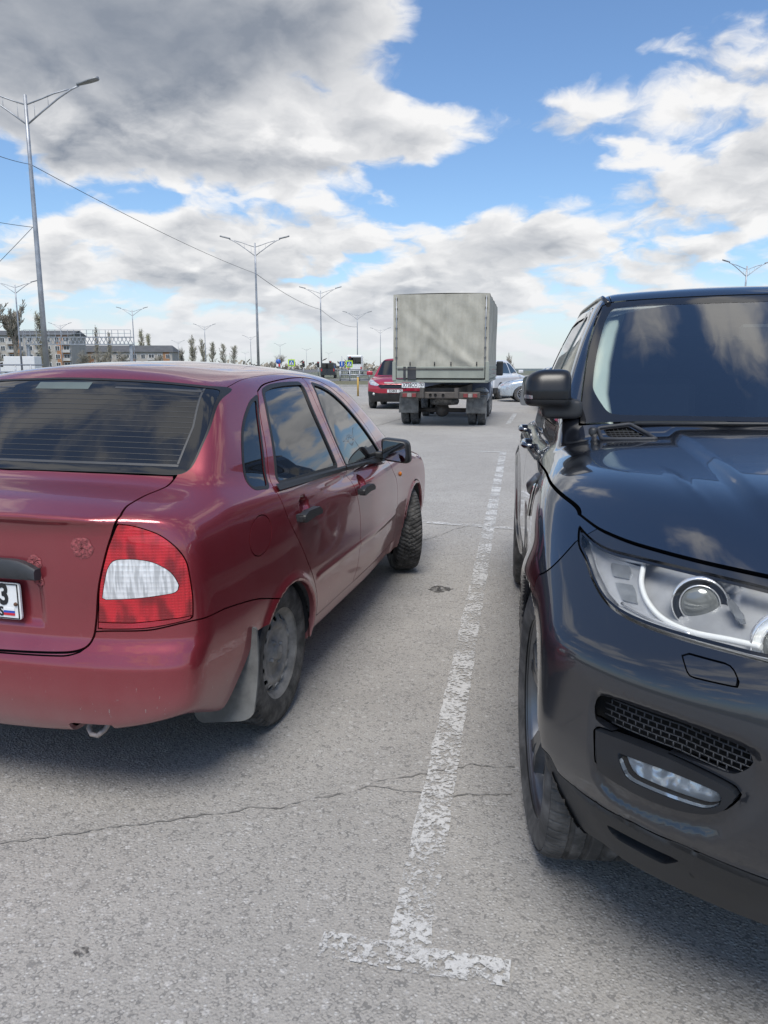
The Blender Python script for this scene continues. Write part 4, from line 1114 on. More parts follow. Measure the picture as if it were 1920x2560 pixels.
_cache = {}
def solve_axis(P, ax, lo, hi):
    """slide points along one axis until they lie on the raw SUV surface (outside is at hi)"""
    P = np.array(P, float); key = (P.tobytes(), ax)
    if key in _cache: return _cache[key]
    a = np.full(len(P), lo); b = np.full(len(P), hi)
    for _ in range(26):
        m = (a+b)/2; P[:, ax] = m; f = F_rrs_raw(P[:, 0], P[:, 1], P[:, 2])
        a = np.where(f < 0, m, a); b = np.where(f < 0, b, m)
    P[:, ax] = (a+b)/2; n = grad(F_rrs_raw, P); n /= np.linalg.norm(n, axis=1)[:, None]
    _cache[key] = (P, n); return P, n
def srf_many(pts, dep):
    P, n = solve_axis([(0, p[0], p[1]) for p in pts], 0, -.2, 1.1); return [Vector(q) for q in P+n*dep]
def srf(y, z, dep=-.02):
    P, n = solve_axis([(0, y, z)], 0, -.2, 1.1); return Vector(P[0]+n[0]*dep), Vector(n[0])
def top_many(pts, d=-.004):
    P, n = solve_axis([(p[0], p[1], 0) for p in pts], 2, .9, 1.3); P = P.copy(); P[:, 2] += d; return [Vector(q) for q in P]

def build_suv(loc, head, label):
    root = empty('sport_utility_vehicle', loc, math.pi/2-head, label=label, cat='car')
    H = surface_nets(F_rrs, (-3.9, -.02, .2), (1.0, 1.06, 1.82), .0135)
    H = clip(H, -H.v[:, 1])
    raw = lambda v: F_rrs_raw(v[:, 0], v[:, 1], v[:, 2])
    well = lambda v: np.maximum(raw(v)+.012, np.minimum(np.hypot(v[:, 0]*(1+.10*sstep(0, .32, v[:, 0])), v[:, 2]-.40), np.hypot(v[:, 0]+WB_R, v[:, 2]-.40))-.452)
    liner = clip(H, well(H.v)); H = clip(H, -well(H.v))
    g = .0022
    def take(dfun, gap=g):
        nonlocal H
        part = clip(H, dfun(H.v)+gap); H = clip(H, -dfun(H.v)+gap)
        return part
    xz = lambda poly: (lambda v: poly_sd(v[:, 0], v[:, 2], poly))
    yz = lambda poly: (lambda v: poly_sd(v[:, 1], v[:, 2], poly))
    P, PL = MT['navy'], MT['navylow']
    # windscreen (glass and its black printed border)
    wsp = smooth_poly([(0, 1.222), (.30, 1.221), (.52, 1.216), (.70, 1.206), (.784, 1.197), (.762, 1.32), (.722, 1.49), (.680, 1.612), (.650, 1.668), (.60, 1.683), (.40, 1.692), (0, 1.700), (-.3, 1.70), (-.3, 1.22)], 5, sharp=(0, 4, 8, 12, 13))
    wd = lambda v: in_reg(yz(wsp)(v), -1.75-v[:, 0])
    ws = take(wd, .003)
    frp = smooth_poly([(0, 1.240), (.45, 1.238), (.62, 1.236), (.675, 1.241), (.702, 1.275), (.722, 1.318), (.722, 1.345), (.703, 1.434), (.666, 1.551), (.633, 1.625), (.592, 1.655), (.409, 1.660), (0, 1.665), (-.3, 1.665), (-.3, 1.24)], 5, sharp=(13, 14))
    frit = offset(clip(ws, -yz(frp)(ws.v)), .0006)
    # bonnet
    zfe = curve([(0, 1.000), (.45, .998), (.55, .997), (.64, .996), (.73, .997), (.80, 1.004), (.845, 1.021), (.87, 1.034), (.92, 1.045), (1.1, 1.05)])
    zse = curve([(-1.2, 1.045), (-.8, 1.056), (-.4, 1.070), (-.2, 1.062), (-.05, 1.046), (.02, 1.034), (.06, 1.02), (.10, 1.0), (.3, .9)])
    xb = lambda y: -.668-.075*(y/.52)**2
    hood = take(lambda v: in_reg(np.where(v[:, 0] > .05, zfe(v[:, 1])-v[:, 2], zse(v[:, 0])-v[:, 2])*.9, (xb(v[:, 1])-v[:, 0])*.9, v[:, 2]-1.25), .003)
    cowl = take(lambda v: in_reg((xb(v[:, 1])-.11-v[:, 0]), v[:, 0]-xb(v[:, 1])-.03, v[:, 1]-.80, 1.13-v[:, 2], v[:, 2]-1.26), 0.0)
    # headlamp opening
    hl = smooth_poly([(.852, 1.000), (.83, .984), (.795, .975), (.733, .977), (.675, .979), (.60, .981), (.531, .981), (.48, .978), (.47, .94), (.49, .905), (.572, .893), (.628, .889), (.696, .884), (.758, .882), (.797, .886), (.821, .897), (.838, .920), (.847, .947), (.858, .968)], 5, sharp=(0,))
    hd = lambda v: in_reg(yz(hl)(v), -v[:, 0])
    lens = take(hd, .0025)
    # bumper skin and lower valance
    zlow = curve([(0, .505), (.594, .501), (.678, .500), (.765, .488), (.832, .481), (.90, .483), (.93, .52), (1.1, .52)])
    low = take(lambda v: in_reg(v[:, 2]-zlow(v[:, 1]), .25-v[:, 0]), .0015)
    split = [(-1, .868), (.10, .868), (.192, .872), (.192, .915), (.182, .948), (.165, .970), (.16, 1.1)]
    bmp = take(lambda v: in_reg(v[:, 2]-np.where(v[:, 1] > .845, .868+(.965-v[:, 1])*1.02, 1.2), .15-v[:, 0]), .0015)
    # openings in the bumper
    grp = round_poly([(.848, .705), (.841, .734), (.818, .742), (.70, .752), (.606, .744), (.594, .714), (.622, .684), (.70, .682), (.82, .668), (.843, .672)], .012, 3)
    bzp = round_poly([(.846, .660), (.78, .674), (.706, .679), (.645, .671), (.606, .660), (.630, .607), (.680, .581), (.748, .566), (.817, .570), (.840, .580)], [.01, .05, .05, .05, .015, .03, .05, .05, .03, .01], 3)
    bot = lambda v: yz(bzp)(v)
    def cut(part, poly, gap=.0):
        d = yz(poly)
        return clip(part, d(part.v)+gap), clip(part, -d(part.v)+gap)
    grl, bmp = cut(bmp, grp)
    bez, bmp = cut(bmp, bzp, .002)
    wash, bmp = cut(bmp, round_poly([(.702, .868), (.628, .874), (.622, .848), (.698, .840)], .008, 3), .0013)
    fogp = round_poly([(.796, .638), (.70, .652), (.636, .648), (.632, .630), (.652, .608), (.72, .598), (.777, .594)], [.006, .05, .01, .015, .015, .05, .015], 3)
    fogl, bez = cut(bez, fogp, .001)
    mgp = round_poly([(-.2, .80), (.46, .80), (.50, .86), (.49, .965), (-.2, .972)], .02, 3)
    mgr, bmp = cut(bmp, mgp)
    lvp = round_poly([(.812, .436), (.75, .446), (.684, .456), (.706, .412), (.79, .406)], .01, 3)
    lv, low = cut(low, lvp)
    # doors, side glass, fender vent
    fdp = round_poly([(-.63, .40), (-.60, .75), (-.66, 1.03), (-.80, 1.12), (-.98, 1.24), (-1.20, 1.40), (-1.46, 1.60), (-1.62, 1.668), (-1.78, 1.68), (-1.80, 1.1), (-1.80, .40)], .05, 3)
    fdo = take(lambda v: in_reg(xz(fdp)(v), .45-v[:, 1]))
    rdp = round_poly([(-1.806, .40), (-1.806, 1.68), (-2.3, 1.69), (-2.75, 1.66), (-2.86, 1.5), (-2.88, 1.1), (-2.68, .96), (-2.45, .7), (-2.42, .40)], .05, 3)
    rdo = take(lambda v: in_reg(xz(rdp)(v), .45-v[:, 1]))
    fgp = round_poly([(-.99, 1.175), (-1.10, 1.27), (-1.30, 1.42), (-1.52, 1.592), (-1.66, 1.635), (-1.76, 1.64), (-1.76, 1.165)], .02, 3)
    rgp = round_poly([(-1.85, 1.165), (-1.85, 1.642), (-2.3, 1.645), (-2.68, 1.62), (-2.78, 1.48), (-2.80, 1.19)], .03, 3)
    qgp = round_poly([(-2.92, 1.20), (-2.90, 1.50), (-2.83, 1.60), (-3.35, 1.57), (-3.45, 1.25)], .03, 3)
    def win(door, poly):
        sd_ = lambda v: poly_sd(v[:, 0], v[:, 2], poly)
        fr = clip(door, sd_(door.v)-.02); rest = clip(door, -(sd_(door.v)-.02))
        return rest, offset(clip(fr, -sd_(fr.v)), .001), offset(clip(fr, sd_(fr.v)), -.005)
    fdo, ffr, fgl = win(fdo, fgp); rdo, rfr, rgl = win(rdo, rgp)
    qgl = take(lambda v: in_reg(xz(qgp)(v), .45-v[:, 1]), .001)
    vp = round_poly([(-.46, 1.052), (-.53, 1.058), (-.56, .99), (-.59, .90), (-.53, .885), (-.50, .95)], .008, 3)
    vent = take(lambda v: in_reg(xz(vp)(v), .6-v[:, 1]), 0.0)
    vsp = round_poly([(.712, .0), (.712, .0)], .0) if False else None
    roof = take(lambda v: in_reg(1.60-v[:, 2], v[:, 1]-np.interp(v[:, 0], [-3.6, -1.3], [.60, .615]), v[:, 0]+.9), .002)
    # bonnet vent
    hv = lambda v: poly_sd(v[:, 0], v[:, 1], round_poly([(-.745, .705), (-.728, .62), (-.665, .57), (-.655, .60), (-.70, .69)], .006, 3))
    hvm = clip(hood, hv(hood.v)); hood = clip(hood, -hv(hood.v))
    tm_obj('body', both(flange(H, .012)), P, root)
    ho = tm_obj('bonnet', both(flange(hood)), P, root)
    tm_obj('cowl', both(offset(cowl, -.012)), MT['black_plastic'], root)
    tm_obj('roof', both(flange(roof, .006)), P, root)
    bo = tm_obj('bumper', both(flange(bmp, .022)), PL, root)
    tm_obj('lower_valance', both(flange(low, .03)), MT['valance'], root)
    wo_ = tm_obj('windscreen', both(ws), MT['windscreen'], root)
    tm_obj('printed_border', both(frit), MT['frit'], wo_)
    # main grille between the lamps
    gr_ = tm_obj('radiator_grille', both(offset(mgr, -.045)), MT['void'], root)
    gb = MB()
    for s in (-1, 1):
        for k in range(8):
            pts = [(y_, .812+.022*k) for y_ in np.linspace(.0, .475, 20) if poly_sd(y_, .812+.022*k, mgp) < 0]
            if len(pts) > 1: gb.tube([(q.x, s*q.y, q.z) for q in srf_many(pts, -.02)], .004, 5)
        for k in range(17):
            pts = [(.001+.029*k, z_) for z_ in np.linspace(.805, .968, 6) if poly_sd(.001+.029*k, z_, mgp) < 0]
            if len(pts) > 1: gb.tube([(q.x, s*q.y, q.z) for q in srf_many(pts, -.02)], .0035, 5)
    gb.build('grille_lattice', MT['black_plastic'], gr_)
    for s in (-1, 1):
        mm = (lambda m: m) if s > 0 else mirror
        sy = lambda p: (p[0], s*p[1], p[2])
        for nm, dd, frm, gla, hx in (('front_door', fdo, ffr, fgl, -1.62), ('rear_door', rdo, rfr, rgl, -2.55)):
            d_ = tm_obj(nm, mm(flange(dd)), P, root)
            tm_obj('window_frame', mm(frm), MT['gloss_black'], d_)
            tm_obj('window_glass', mm(gla), MT['side_glass'] if nm == 'front_door' else MT['tint'], d_)
            hb = MB().tube([sy((hx+.11, .925, 1.045)), sy((hx+.095, .958, 1.045)), sy((hx+.05, .966, 1.046)), sy((hx-.05, .966, 1.048)), sy((hx-.095, .958, 1.048)), sy((hx-.11, .925, 1.048))], [.012, .014, .015, .015, .014, .012], 10)
            hb.build('door_handle', MT['chrome'] if False else P, d_)
        tm_obj('quarter_window', mm(qgl), MT['tint'], root)
        for q in (0, 1): tm_obj('wheel_arch_liner', mm(clip(liner, (liner.v[:, 0]+1.4)*(1 if q else -1))), MT['black_plastic'], root)
        # fender vent
        fv = tm_obj('fender_vent', mm(flange(offset(vent, -.015), .0)), MT['black_plastic'], root)
        q = newton(F_rrs, np.array([[-.50, .95, 1.05], [-.525, .95, .99], [-.56, .95, .90]]), 5)[0]
        MB().tube([sy((p[0], p[1]+.004, p[2])) for p in q], .007, 8).build('vent_blade', MT['chrome'], fv)
        MB().tube([sy((-.50, q[0][1]+.0, 1.045)), sy((-.535, q[1][1]+.012, 1.01)), sy((-.57, q[1][1]+.006, .985))], .016, 8).build('vent_blade', MT['alloy'], fv)
        # headlamp: clear lens, dark bowl, projectors, light guides
        lo_ = tm_obj('headlamp', mm(flange(offset(lens, -.046), .0)), MT['lamp_bowl'], root)
        tm_obj('lens', mm(flange(lens, .05)), MT['clear_lens'], lo_)
        rim = clip(lens, -(hd(lens.v)+.007)); tm_obj('lens_rim', mm(offset(rim, .001)), MT['gloss_black'], lo_)
        def sm(pts, dep): return [sy(p) for p in srf_many(smooth_poly(pts, 5, False), dep)]
        # chrome side block with two cells
        blk = clip(lens, in_reg(poly_sd(lens.v[:, 1], lens.v[:, 2], [(.842, .990), (.80, .972), (.737, .972), (.748, .935), (.727, .900), (.79, .898), (.815, .915), (.832, .945)])))
        tm_obj('side_reflector', mm(offset(blk, -.022)), MT['lamp_chrome'], lo_)
        for poly in ([(.802, .962), (.762, .966), (.762, .947), (.800, .942)], [(.798, .934), (.762, .939), (.758, .915), (.790, .911)]):
            c_ = clip(lens, poly_sd(lens.v[:, 1], lens.v[:, 2], poly)); tm_obj('reflector_cell', mm(flange(offset(c_, -.018), .015)), MT['lamp_cell'], lo_)
        # light guide: J shape running along the bottom
        jd = [(.735, .972), (.746, .945), (.742, .922), (.722, .906), (.68, .902), (.62, .909), (.575, .913)]
        MB().tube(sm(jd, -.016), .0065, 8).build('light_guide', MT['light_guide'], lo_)
        MB().tube(sm([(.80, .897), (.76, .893), (.70, .894), (.62, .898), (.52, .902)], -.018), .007, 8).build('chrome_trim', MT['lamp_chrome'], lo_)
        MB().tube(sm([(.79, .905), (.74, .899), (.68, .898)], -.014), .004, 8).build('chrome_trim', MT['lamp_chrome'], lo_)
        for (cy, cz, rr, big) in ((.652, .952, .042, 1), (.532, .932, .050, 1)):
            c, n = srf(cy, cz, -.038); n = (Vector((.93, .22, .10))).normalized()
            pj_ = empty('projector'); pj_.parent = lo_; bpy.data.objects.remove(pj_)
            q = n.to_track_quat('Z', 'Y').to_matrix()
            def ring(prof, name, mt, par=lo_):
                b_ = MB().lathe(prof, 36, 'z'); b_.v = [sy(q @ Vector(p)+c) for p in b_.v]; return b_.build(name, mt, par)
            ring([(rr*1.36, -.01), (rr*1.36, .012), (rr*1.30, .016), (rr*1.26, .012)], 'projector_ring', MT['lamp_chrome'])
            ring([(rr*1.26, .012), (rr*1.22, .009), (rr*.98, .004), (rr*.95, .007)], 'lettered_ring', MT['lamp_dark'] if cy > .6 else MT['light_guide'])
            ring([(rr*.98, .004), (rr*.97, .011), (rr*.91, .011), (rr*.89, .005)], 'projector_ring', MT['lamp_chrome'])
            ring([(rr*.90, .004), (rr*.86, .009), (rr*.70, .014), (rr*.45, .018), (rr*.22, .020), (.0004, .0205)], 'projector_lens', MT['projector'])
            if s < 0 and cy > .6:
                tx = 'RANGE ROVER'
                for i, chh in enumerate(tx):
                    if chh == ' ': continue
                    a = math.pi*1.5+(i-5)*.145
                    ux_, uy_ = q.col[0], q.col[1]
                    # ring basis seen from the front: right and up
                    up = (Vector((0, 0, 1))-n*n.z).normalized(); rt = up.cross(n)
                    pos = c+n*.0095+(rt*math.cos(a)+up*math.sin(a))*rr*1.10
                    xd = (-rt*math.sin(a)+up*math.cos(a)); ud = -(rt*math.cos(a)+up*math.sin(a))
                    text_obj('ring_letter', chh, .0085, MT['white_ink'], lo_, sy(pos), Vector(sy(xd))*(1), sy(ud), .0003)
        c_ = clip(lens, poly_sd(lens.v[:, 1], lens.v[:, 2], [(.607, .964), (.599, .970), (.583, .948), (.588, .937), (.600, .942)])); tm_obj('reflector_cell', mm(flange(offset(c_, -.018), .015)), MT['lamp_cell'], lo_)
        for q in range(3): MB().tube(sm([(.775-.02*q, .8995+.0025*q), (.72, .8985+.002*q), (.66, .9000+.002*q)], -.020), .0016, 6).build('lens_rib', MT['lamp_chrome'], lo_)
        # grille opening, fog lamp and bezel
        gb_ = tm_obj('side_grille', mm(flange(offset(grl, -.03), .0)), MT['void'], bo)
        lat = MB()
        for k in range(6):
            zz = .680+.0125*k
            pts = [(y_, zz+.010*(1-abs(y_-.72)/.12)) for y_ in np.linspace(.606, .845, 20)]
            pts = [p for p in pts if poly_sd(p[0], p[1], grp) < 0]
            if len(pts) > 1: lat.tube([sy(p) for p in srf_many(pts, -.027)], .0016, 5)
        for k in range(17):
            for j in range(5):
                y_ = .606+.0138*k+(.007 if j % 2 else 0); z0 = .680+.0125*j+.010*(1-abs(y_-.72)/.12)
                if poly_sd(y_, z0, grp) < 0 and poly_sd(y_, z0+.0125, grp) < 0: lat.tube([sy(p) for p in srf_many([(y_, z0), (y_, z0+.0125)], -.027)], .0016, 5)
        lat.build('grille_lattice', MT['grey_plastic'], gb_)
        bz_ = tm_obj('fog_lamp_bezel', mm(flange(offset(bez, SCOOP*.85*sstep(.004, -.024, poly_sd(bez.v[:, 1], bez.v[:, 2], _scoop))), .03)), MT['bezel'], bo)
        fo = tm_obj('fog_lamp', mm(offset(fogl, -.008)), MT['fog_reflector'], bo)
        tm_obj('lens', mm(flange(offset(fogl, SCOOP*.85), .01)), MT['clear_lens'], fo)
        tm_obj('washer_cover', mm(flange(wash, .01)), PL, bo)
        tm_obj('brake_duct', mm(offset(lv, -.04)), MT['void'], bo)
        c, n = srf(.655, .432, 0.001); b_ = MB().lathe([(.011, 0), (.011, .003), (.0005, .0035)], 18, 'x'); b_.v = [sy((p[0]+c.x, p[1]+c.y, p[2]+c.z)) for p in b_.v]; b_.build('parking_sensor', MT['black_plastic'], bo)
        # bonnet vent mesh
        vm = tm_obj('bonnet_vent', mm(offset(hvm, -.02)), MT['void'], ho)
        lat = MB(); hvp = round_poly([(-.745, .705), (-.728, .62), (-.665, .57), (-.655, .60), (-.70, .69)], .006, 3)
        for k in range(9):
            a, b = Vector((-.745+.011*k, .72)), Vector((-.745+.011*k+.06, .55))
            ps = [a.lerp(b, t) for t in np.linspace(0, 1, 24)]; ps = [p for p in ps if poly_sd(p.x, p.y, hvp) < .001]
            if len(ps) > 1: lat.tube([sy(q_) for q_ in top_many(ps)], .0018, 5)
        for k in range(12):
            a, b = Vector((-.76, .715-.0135*k)), Vector((-.64, .69-.0135*k))
            ps = [a.lerp(b, t) for t in np.linspace(0, 1, 16)]; ps = [p for p in ps if poly_sd(p.x, p.y, hvp) < .001]
            if len(ps) > 1: lat.tube([sy(q_) for q_ in top_many(ps)], .0018, 5)
        lat.build('vent_mesh', MT['black_plastic'], vm)
        sur = MB()
        sp_ = [(-.757, .722), (-.735, .612), (-.664, .556), (-.60, .545), (-.62, .60), (-.69, .712)]
        pts = round_poly(sp_, .01, 3); sur.tube([sy(q_) for q_ in top_many(list(pts)+[pts[0]], .002)], .007, 6).build('vent_surround', MT['grey_plastic'], ho)
        nz = MB().lathe([(.016, -.01), (.017, .008), (.010, .016), (.001, .017)], 14, 'z'); c = sy(top_many([(-.748, .738)], 0.0)[0]); nz.v = [(p[0]+c[0], p[1]+c[1], p[2]+c[2]) for p in nz.v]; nz.build('rubber_stop', MT['black_plastic'], root)
        # door mirror
        def Fm(x, y, z):
            X, Y, Z = x+.86, y-.900, z-1.322
            top_ = Z - (.076 - .9*np.maximum(Y, 0)**2*4 - .6*np.maximum(X, 0)**2*4)
            q_ = smax(smax(np.abs(Y)-.084, top_, .05), -.060-Z, .04)
            q_ = smax(q_, smax(X-.075+.25*np.maximum(Z, 0)+1.8*np.maximum(Y-.02, 0)**2*3, -.075-X, .03), .06)
            arm = smax(smax(np.abs(y-.845)-.075, np.abs(z-1.252)-.036, .04), np.abs(x+.875)-.055, .03)
            return smin(q_, arm, .03)
        mh = surface_nets(Fm, (-1.0, .72, 1.16), (-.74, 1.08, 1.46), .009)
        upm = clip(mh, -(mh.v[:, 2]-1.290)+.0012); lom = clip(mh, (mh.v[:, 2]-1.290)+.0012)
        mo = tm_obj('door_mirror', mm(flange(lom, .008)), MT['black_plastic'], root); tm_obj('mirror_cap', mm(flange(upm, .008)), MT['cap_black'], mo)
        ml = clip(upm, in_reg(upm.v[:, 2]-(1.302+.10*np.maximum(upm.v[:, 1]-.94, 0)), .955-upm.v[:, 1], -.86-upm.v[:, 0])); tm_obj('indicator_lens', mm(offset(ml, .001)), MT['lamp_cell'], mo)
        mg = MB(); mg.prism(round_poly([(s*.83, 1.26), (s*1.0, 1.26), (s*.99, 1.37), (s*.84, 1.39)], .015, 3), -.934, -.938, 'yz'); mg.build('mirror_glass', MT['mirror_glass'], mo)
        # roof rail strip
        rp = newton(F_rrs, np.array([[x_, .635, 1.70] for x_ in np.linspace(-1.42, -3.3, 14)]), 6)[0]
        MB().tube([sy((p[0], p[1], p[2]+.004)) for p in rp], .011, 8).build('roof_strip', MT['gloss_black'], root)
        # wheels
        for wx_ in (0.0, -WB_R):
            wh = empty('wheel', (wx_-(.075 if wx_ == 0 else 0), s*(.812 if wx_ == 0 else .836), WR_R)); wh.parent = root
            o = 1 if s < 0 else -1; flip = (lambda m: m) if s < 0 else mirror
            wh.rotation_euler = (0, 0, R(5) if wx_ == 0 else 0)
            tm_obj('tyre', wheel_tm(WR_R, .270, .285, tread_summer, 720 if (s < 0 and wx_ == 0) else 180, 110 if (s < 0 and wx_ == 0) else 40), MT['tyre_clean'], wh)
            rim_ = lathe_tm([(.2865, -.118), (.291, -.126), (.294, -.122), (.286, -.108), (.276, -.100), (.272, -.06), (.270, .05), (.28, .1)], 96)
            ro = tm_obj('rim', flip(rim_), MT['alloy'], wh)
            for k in range(5):
                a = k*2*math.pi/5+.3
                for da in (-.13, .13):
                    sp2 = MB(); V = []
                    for r_, hw_, yy, th_ in ((.05, .030, -.085, .03), (.12, .024, -.098, .03), (.20, .019, -.108, .03), (.275, .026, -.108, .03)):
                        aa = a+da*(r_/.275)
                        ca, sa = math.cos(aa), math.sin(aa)
                        for w_, dy in ((-hw_, th_), (-hw_*.7, 0), (hw_*.7, 0), (hw_, th_)): V.append((r_*ca-w_*sa, (yy+dy)*(1 if s < 0 else -1), r_*sa+w_*ca))
                    sp2.add(V, [[i*4+j, i*4+j+1, i*4+j+5, i*4+j+4] for i in range(3) for j in range(3)]).build('spoke', MT['alloy'], ro)
            hub = MB().lathe([(.075, -.07), (.070, -.098), (.045, -.106), (.001, -.108)], 24); hub.v = [(p[0], p[1]*o, p[2]) for p in hub.v]; hub.build('hub', MT['alloy'], ro)
            dk = MB().lathe([(.19, .0), (.19, .02), (.05, .02), (.05, 0), (.19, 0)], 40); dk.build('brake_disc', MT['steel_rim'], wh)
            bk = MB().lathe([(.27, .06), (.001, .065)], 40); bk.v = [(p[0], p[1]*o, p[2]) for p in bk.v]; bk.build('brake_shield', MT['void'], wh)
    # wiper, rain sensor box, cabin
    def wsf(y, z, d):
        P, n = solve_axis([(0, y, z)], 0, -2.0, 0.0); return (P[0, 0]+d, y, z)
    wp = MB().tube([wsf(-.60, 1.208, .012), wsf(-.3, 1.218, .012), wsf(0, 1.221, .012), wsf(.25, 1.218, .012)], .006, 6); wp.build('wiper', MT['black_plastic'], root)
    dash = MB().box((-.98, 0, 1.05), (.62, 1.44, .22), bevel=.05); dash.box((-1.14, -.38, 1.16), (.28, .40, .08), bevel=.03); da_ = dash.build('dashboard', MT['dash'], root)
    for yy in (-.38, .38):
        st = MB().box((-1.95, yy, 1.02), (.16, .52, .66), Matrix.Rotation(R(-14), 3, 'Y'), taper=(.8, .8), bevel=.04); st.box((-1.72, yy, .72), (.55, .52, .14), bevel=.05)
        s_ = st.build('front_seat', MT['seat'], root); MB().box((-2.06, yy, 1.43), (.09, .26, .19), Matrix.Rotation(R(-10), 3, 'Y'), bevel=.035).build('headrest', MT['seat'], s_)
    sw_ = MB().tube([(-1.32+.07*math.sin(a)*.5, .38*1+.18*math.cos(a), 1.02+.18*math.sin(a)) for a in np.linspace(0, 2*math.pi, 25)], .015, 8, caps=False); sw_.build('steering_wheel', MT['black_plastic'], root)
    hlm = surface_nets(lambda x, y, z: F_rrs_raw(x, y, z)+.035, (-3.6, -.8, 1.1), (-.5, .8, 1.76), .04)
    hlc = clip(hlm, in_reg(1.60-hlm.v[:, 2], hlm.v[:, 0]+1.42)); tm_obj('headlining', TM(hlc.v, hlc.t[:, ::-1], -hlc.n), MT['cream'], root)
    rest = clip(hlm, in_reg(hlm.v[:, 0]+1.75, hlm.v[:, 2]-1.60)); tm_obj('cabin_lining', TM(rest.v, rest.t[:, ::-1], -rest.n), MT['seat'], root)
    for s in (-1, 1):
        ap = MB(); pts = [(-.80, .725, 1.20), (-.98, .725, 1.31), (-1.15, .700, 1.43), (-1.32, .66, 1.55), (-1.46, .615, 1.645)]
        V = []
        for x_, y_, z_ in pts: V += [(x_-.035, s*(y_+.03), z_-.0), (x_-.03, s*(y_-.05), z_+.0), (x_-.09, s*(y_-.075), z_-.01), (x_-.16, s*(y_-.04), z_-.03)]
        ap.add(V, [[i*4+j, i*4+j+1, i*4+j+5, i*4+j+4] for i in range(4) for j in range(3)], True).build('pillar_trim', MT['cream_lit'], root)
    MB().box((-1.22, .045, 1.575), (.02, .06, .030), Matrix.Rotation(R(-35), 3, 'Y'), bevel=.005).build('toll_tag', MT['white_plate'], root)
    MB().box((-1.30, 0, 1.54), (.03, .24, .075), bevel=.012).build('rear_view_mirror', MT['black_plastic'], root)
    fl = MB().box((-1.4, 0, .42), (4.2, 1.1, .10)); fl.box((-1.9, 0, .55), (2.6, 1.7, .06)); fl.build('underbody', MT['void'], root)
    inn = surface_nets(lambda x, y, z: F_rrs(x, y, z)+.055, (-3.85, -.98, .25), (.95, .98, 1.2), .05)
    inn = clip(inn, np.minimum(-(in_reg(inn.v[:, 0]+.72, 1.0-inn.v[:, 2])), 1)); tm_obj('dark_gap_shell', inn, MT['void'], root)  # black shell added behind the panels so the gaps read as shade
    return root
def suv_mats():
    MT['cap_black'] = plain('satin black mirror cap', (.007, .007, .008), .32, var=.1)
    MT['lamp_dark'] = plain('dark lamp ring', (.03, .032, .036), .3, .2, var=.1)
    MT['valance'] = plain('dusty grey valance plastic', (.016, .018, .021), .55, var=.25, bump=.15, bscale=250)
    MT['bezel'] = plain('satin dark bezel', (.010, .012, .016), .38, var=.2)
    MT['frit'] = plain('black printed glass border', (.012, .012, .013), .06, var=.1, coat=.5)
    MT['side_glass'] = clear('front side glass', (.35, .37, .37), 1.6)
    MT['lamp_bowl'] = plain('dark lamp bowl', (.42, .43, .45), .35, .25, var=.2)
    MT['lamp_chrome'] = plain('bright lamp reflector', (.80, .81, .83), .22, .7, var=.05, scale=30)
    MT['lamp_cell'] = plain('grey lamp cell', (.45, .47, .49), .18, .7, var=.15, scale=20)
    g = G('frosted light guide'); g.set(color=(.86, .88, .88), rough=.3, coat=.6); MT['light_guide'] = g.m
    g = G('projector glass'); g.set(color=(.24, .25, .24), rough=.12, metal=.3, coat=1.0, coatr=.0); MT['projector'] = g.m
    g = G('fog reflector'); v = g.noise(1.0, 1, .3, g.map((10, 26, 26))); g.set(color=(.92, .93, .94), rough=.22, metal=.35); g.bump(v, 1.0, .05); MT['fog_reflector'] = g.m
    MT['dash'] = plain('dark dashboard skin', (.02, .022, .025), .7, var=.2)
    MT['seat'] = plain('dark leather', (.018, .019, .022), .6, var=.3)
    MT['cream'] = plain('pale headlining', (.50, .52, .50), .9, var=.05)
    MT['cream_lit'] = plain('pale skylit pillar trim', (.66, .72, .68), .8, var=.04)  # cream lightened in the colour, as lit by the sky behind the glass
suv_mats()
suv = build_suv((1.366, 1.925, 0), R(189.05), 'dark navy sport utility vehicle parked nose to the camera beside the painted line')
# ------------------------------------------------------------------ other vehicles
def road_wheel(parent, x, y, r, wd, s, rim_mat, spokes=5, ang=0.0, dual=False):
    wh = empty('wheel', (x, y, r), ang); wh.parent = parent
    o = 1 if s > 0 else -1
    t = MB(); hw = wd/2
    prof = [(r*.66, -hw*.9), (r*.80, -hw*1.02), (r*.94, -hw), (r, -hw*.80), (r, hw*.80), (r*.94, hw), (r*.80, hw*1.02), (r*.66, hw*.9)]
    t.lathe(prof, 40).build('tyre', MT['tyre_clean'], wh)
    rm = MB().lathe([(r*.67, o*hw*.92), (r*.64, o*hw*.95), (r*.60, o*hw*.55), (r*.20, o*hw*.35), (.001, o*hw*.35)], 32).build('rim', MT['void'] if spokes else rim_mat, wh)
    MB().lathe([(r*.68, o*hw*.9), (r*.665, o*hw*1.0), (r*.63, o*hw*.97), (r*.61, o*hw*.7)], 40).build('rim_edge', rim_mat, wh)
    for k in range(spokes):
        a = k*2*math.pi/spokes; ca, sa = math.cos(a), math.sin(a); w_ = r*(.09 if spokes < 10 else .035)
        V = []
        for rr_, ww, yy in ((r*.10, w_*1.1, .72), (r*.40, w_, .80), (r*.64, w_*1.1, .90)):
            for q in (-1, 1): V.append((rr_*ca-q*ww*sa, o*hw*yy, rr_*sa+q*ww*ca))
        sp = MB().add(V, [[0, 1, 3, 2], [2, 3, 5, 4]]); sp.add([(p[0], p[1]-o*.02, p[2]) for p in V], [[0, 2, 3, 1], [2, 4, 5, 3]]); sp.build('spoke', rim_mat, rm)
    MB().lathe([(r*.15, o*hw*.6), (r*.14, o*hw*.80), (.001, o*hw*.83)], 20).build('hub', rim_mat, wh)
    return wh

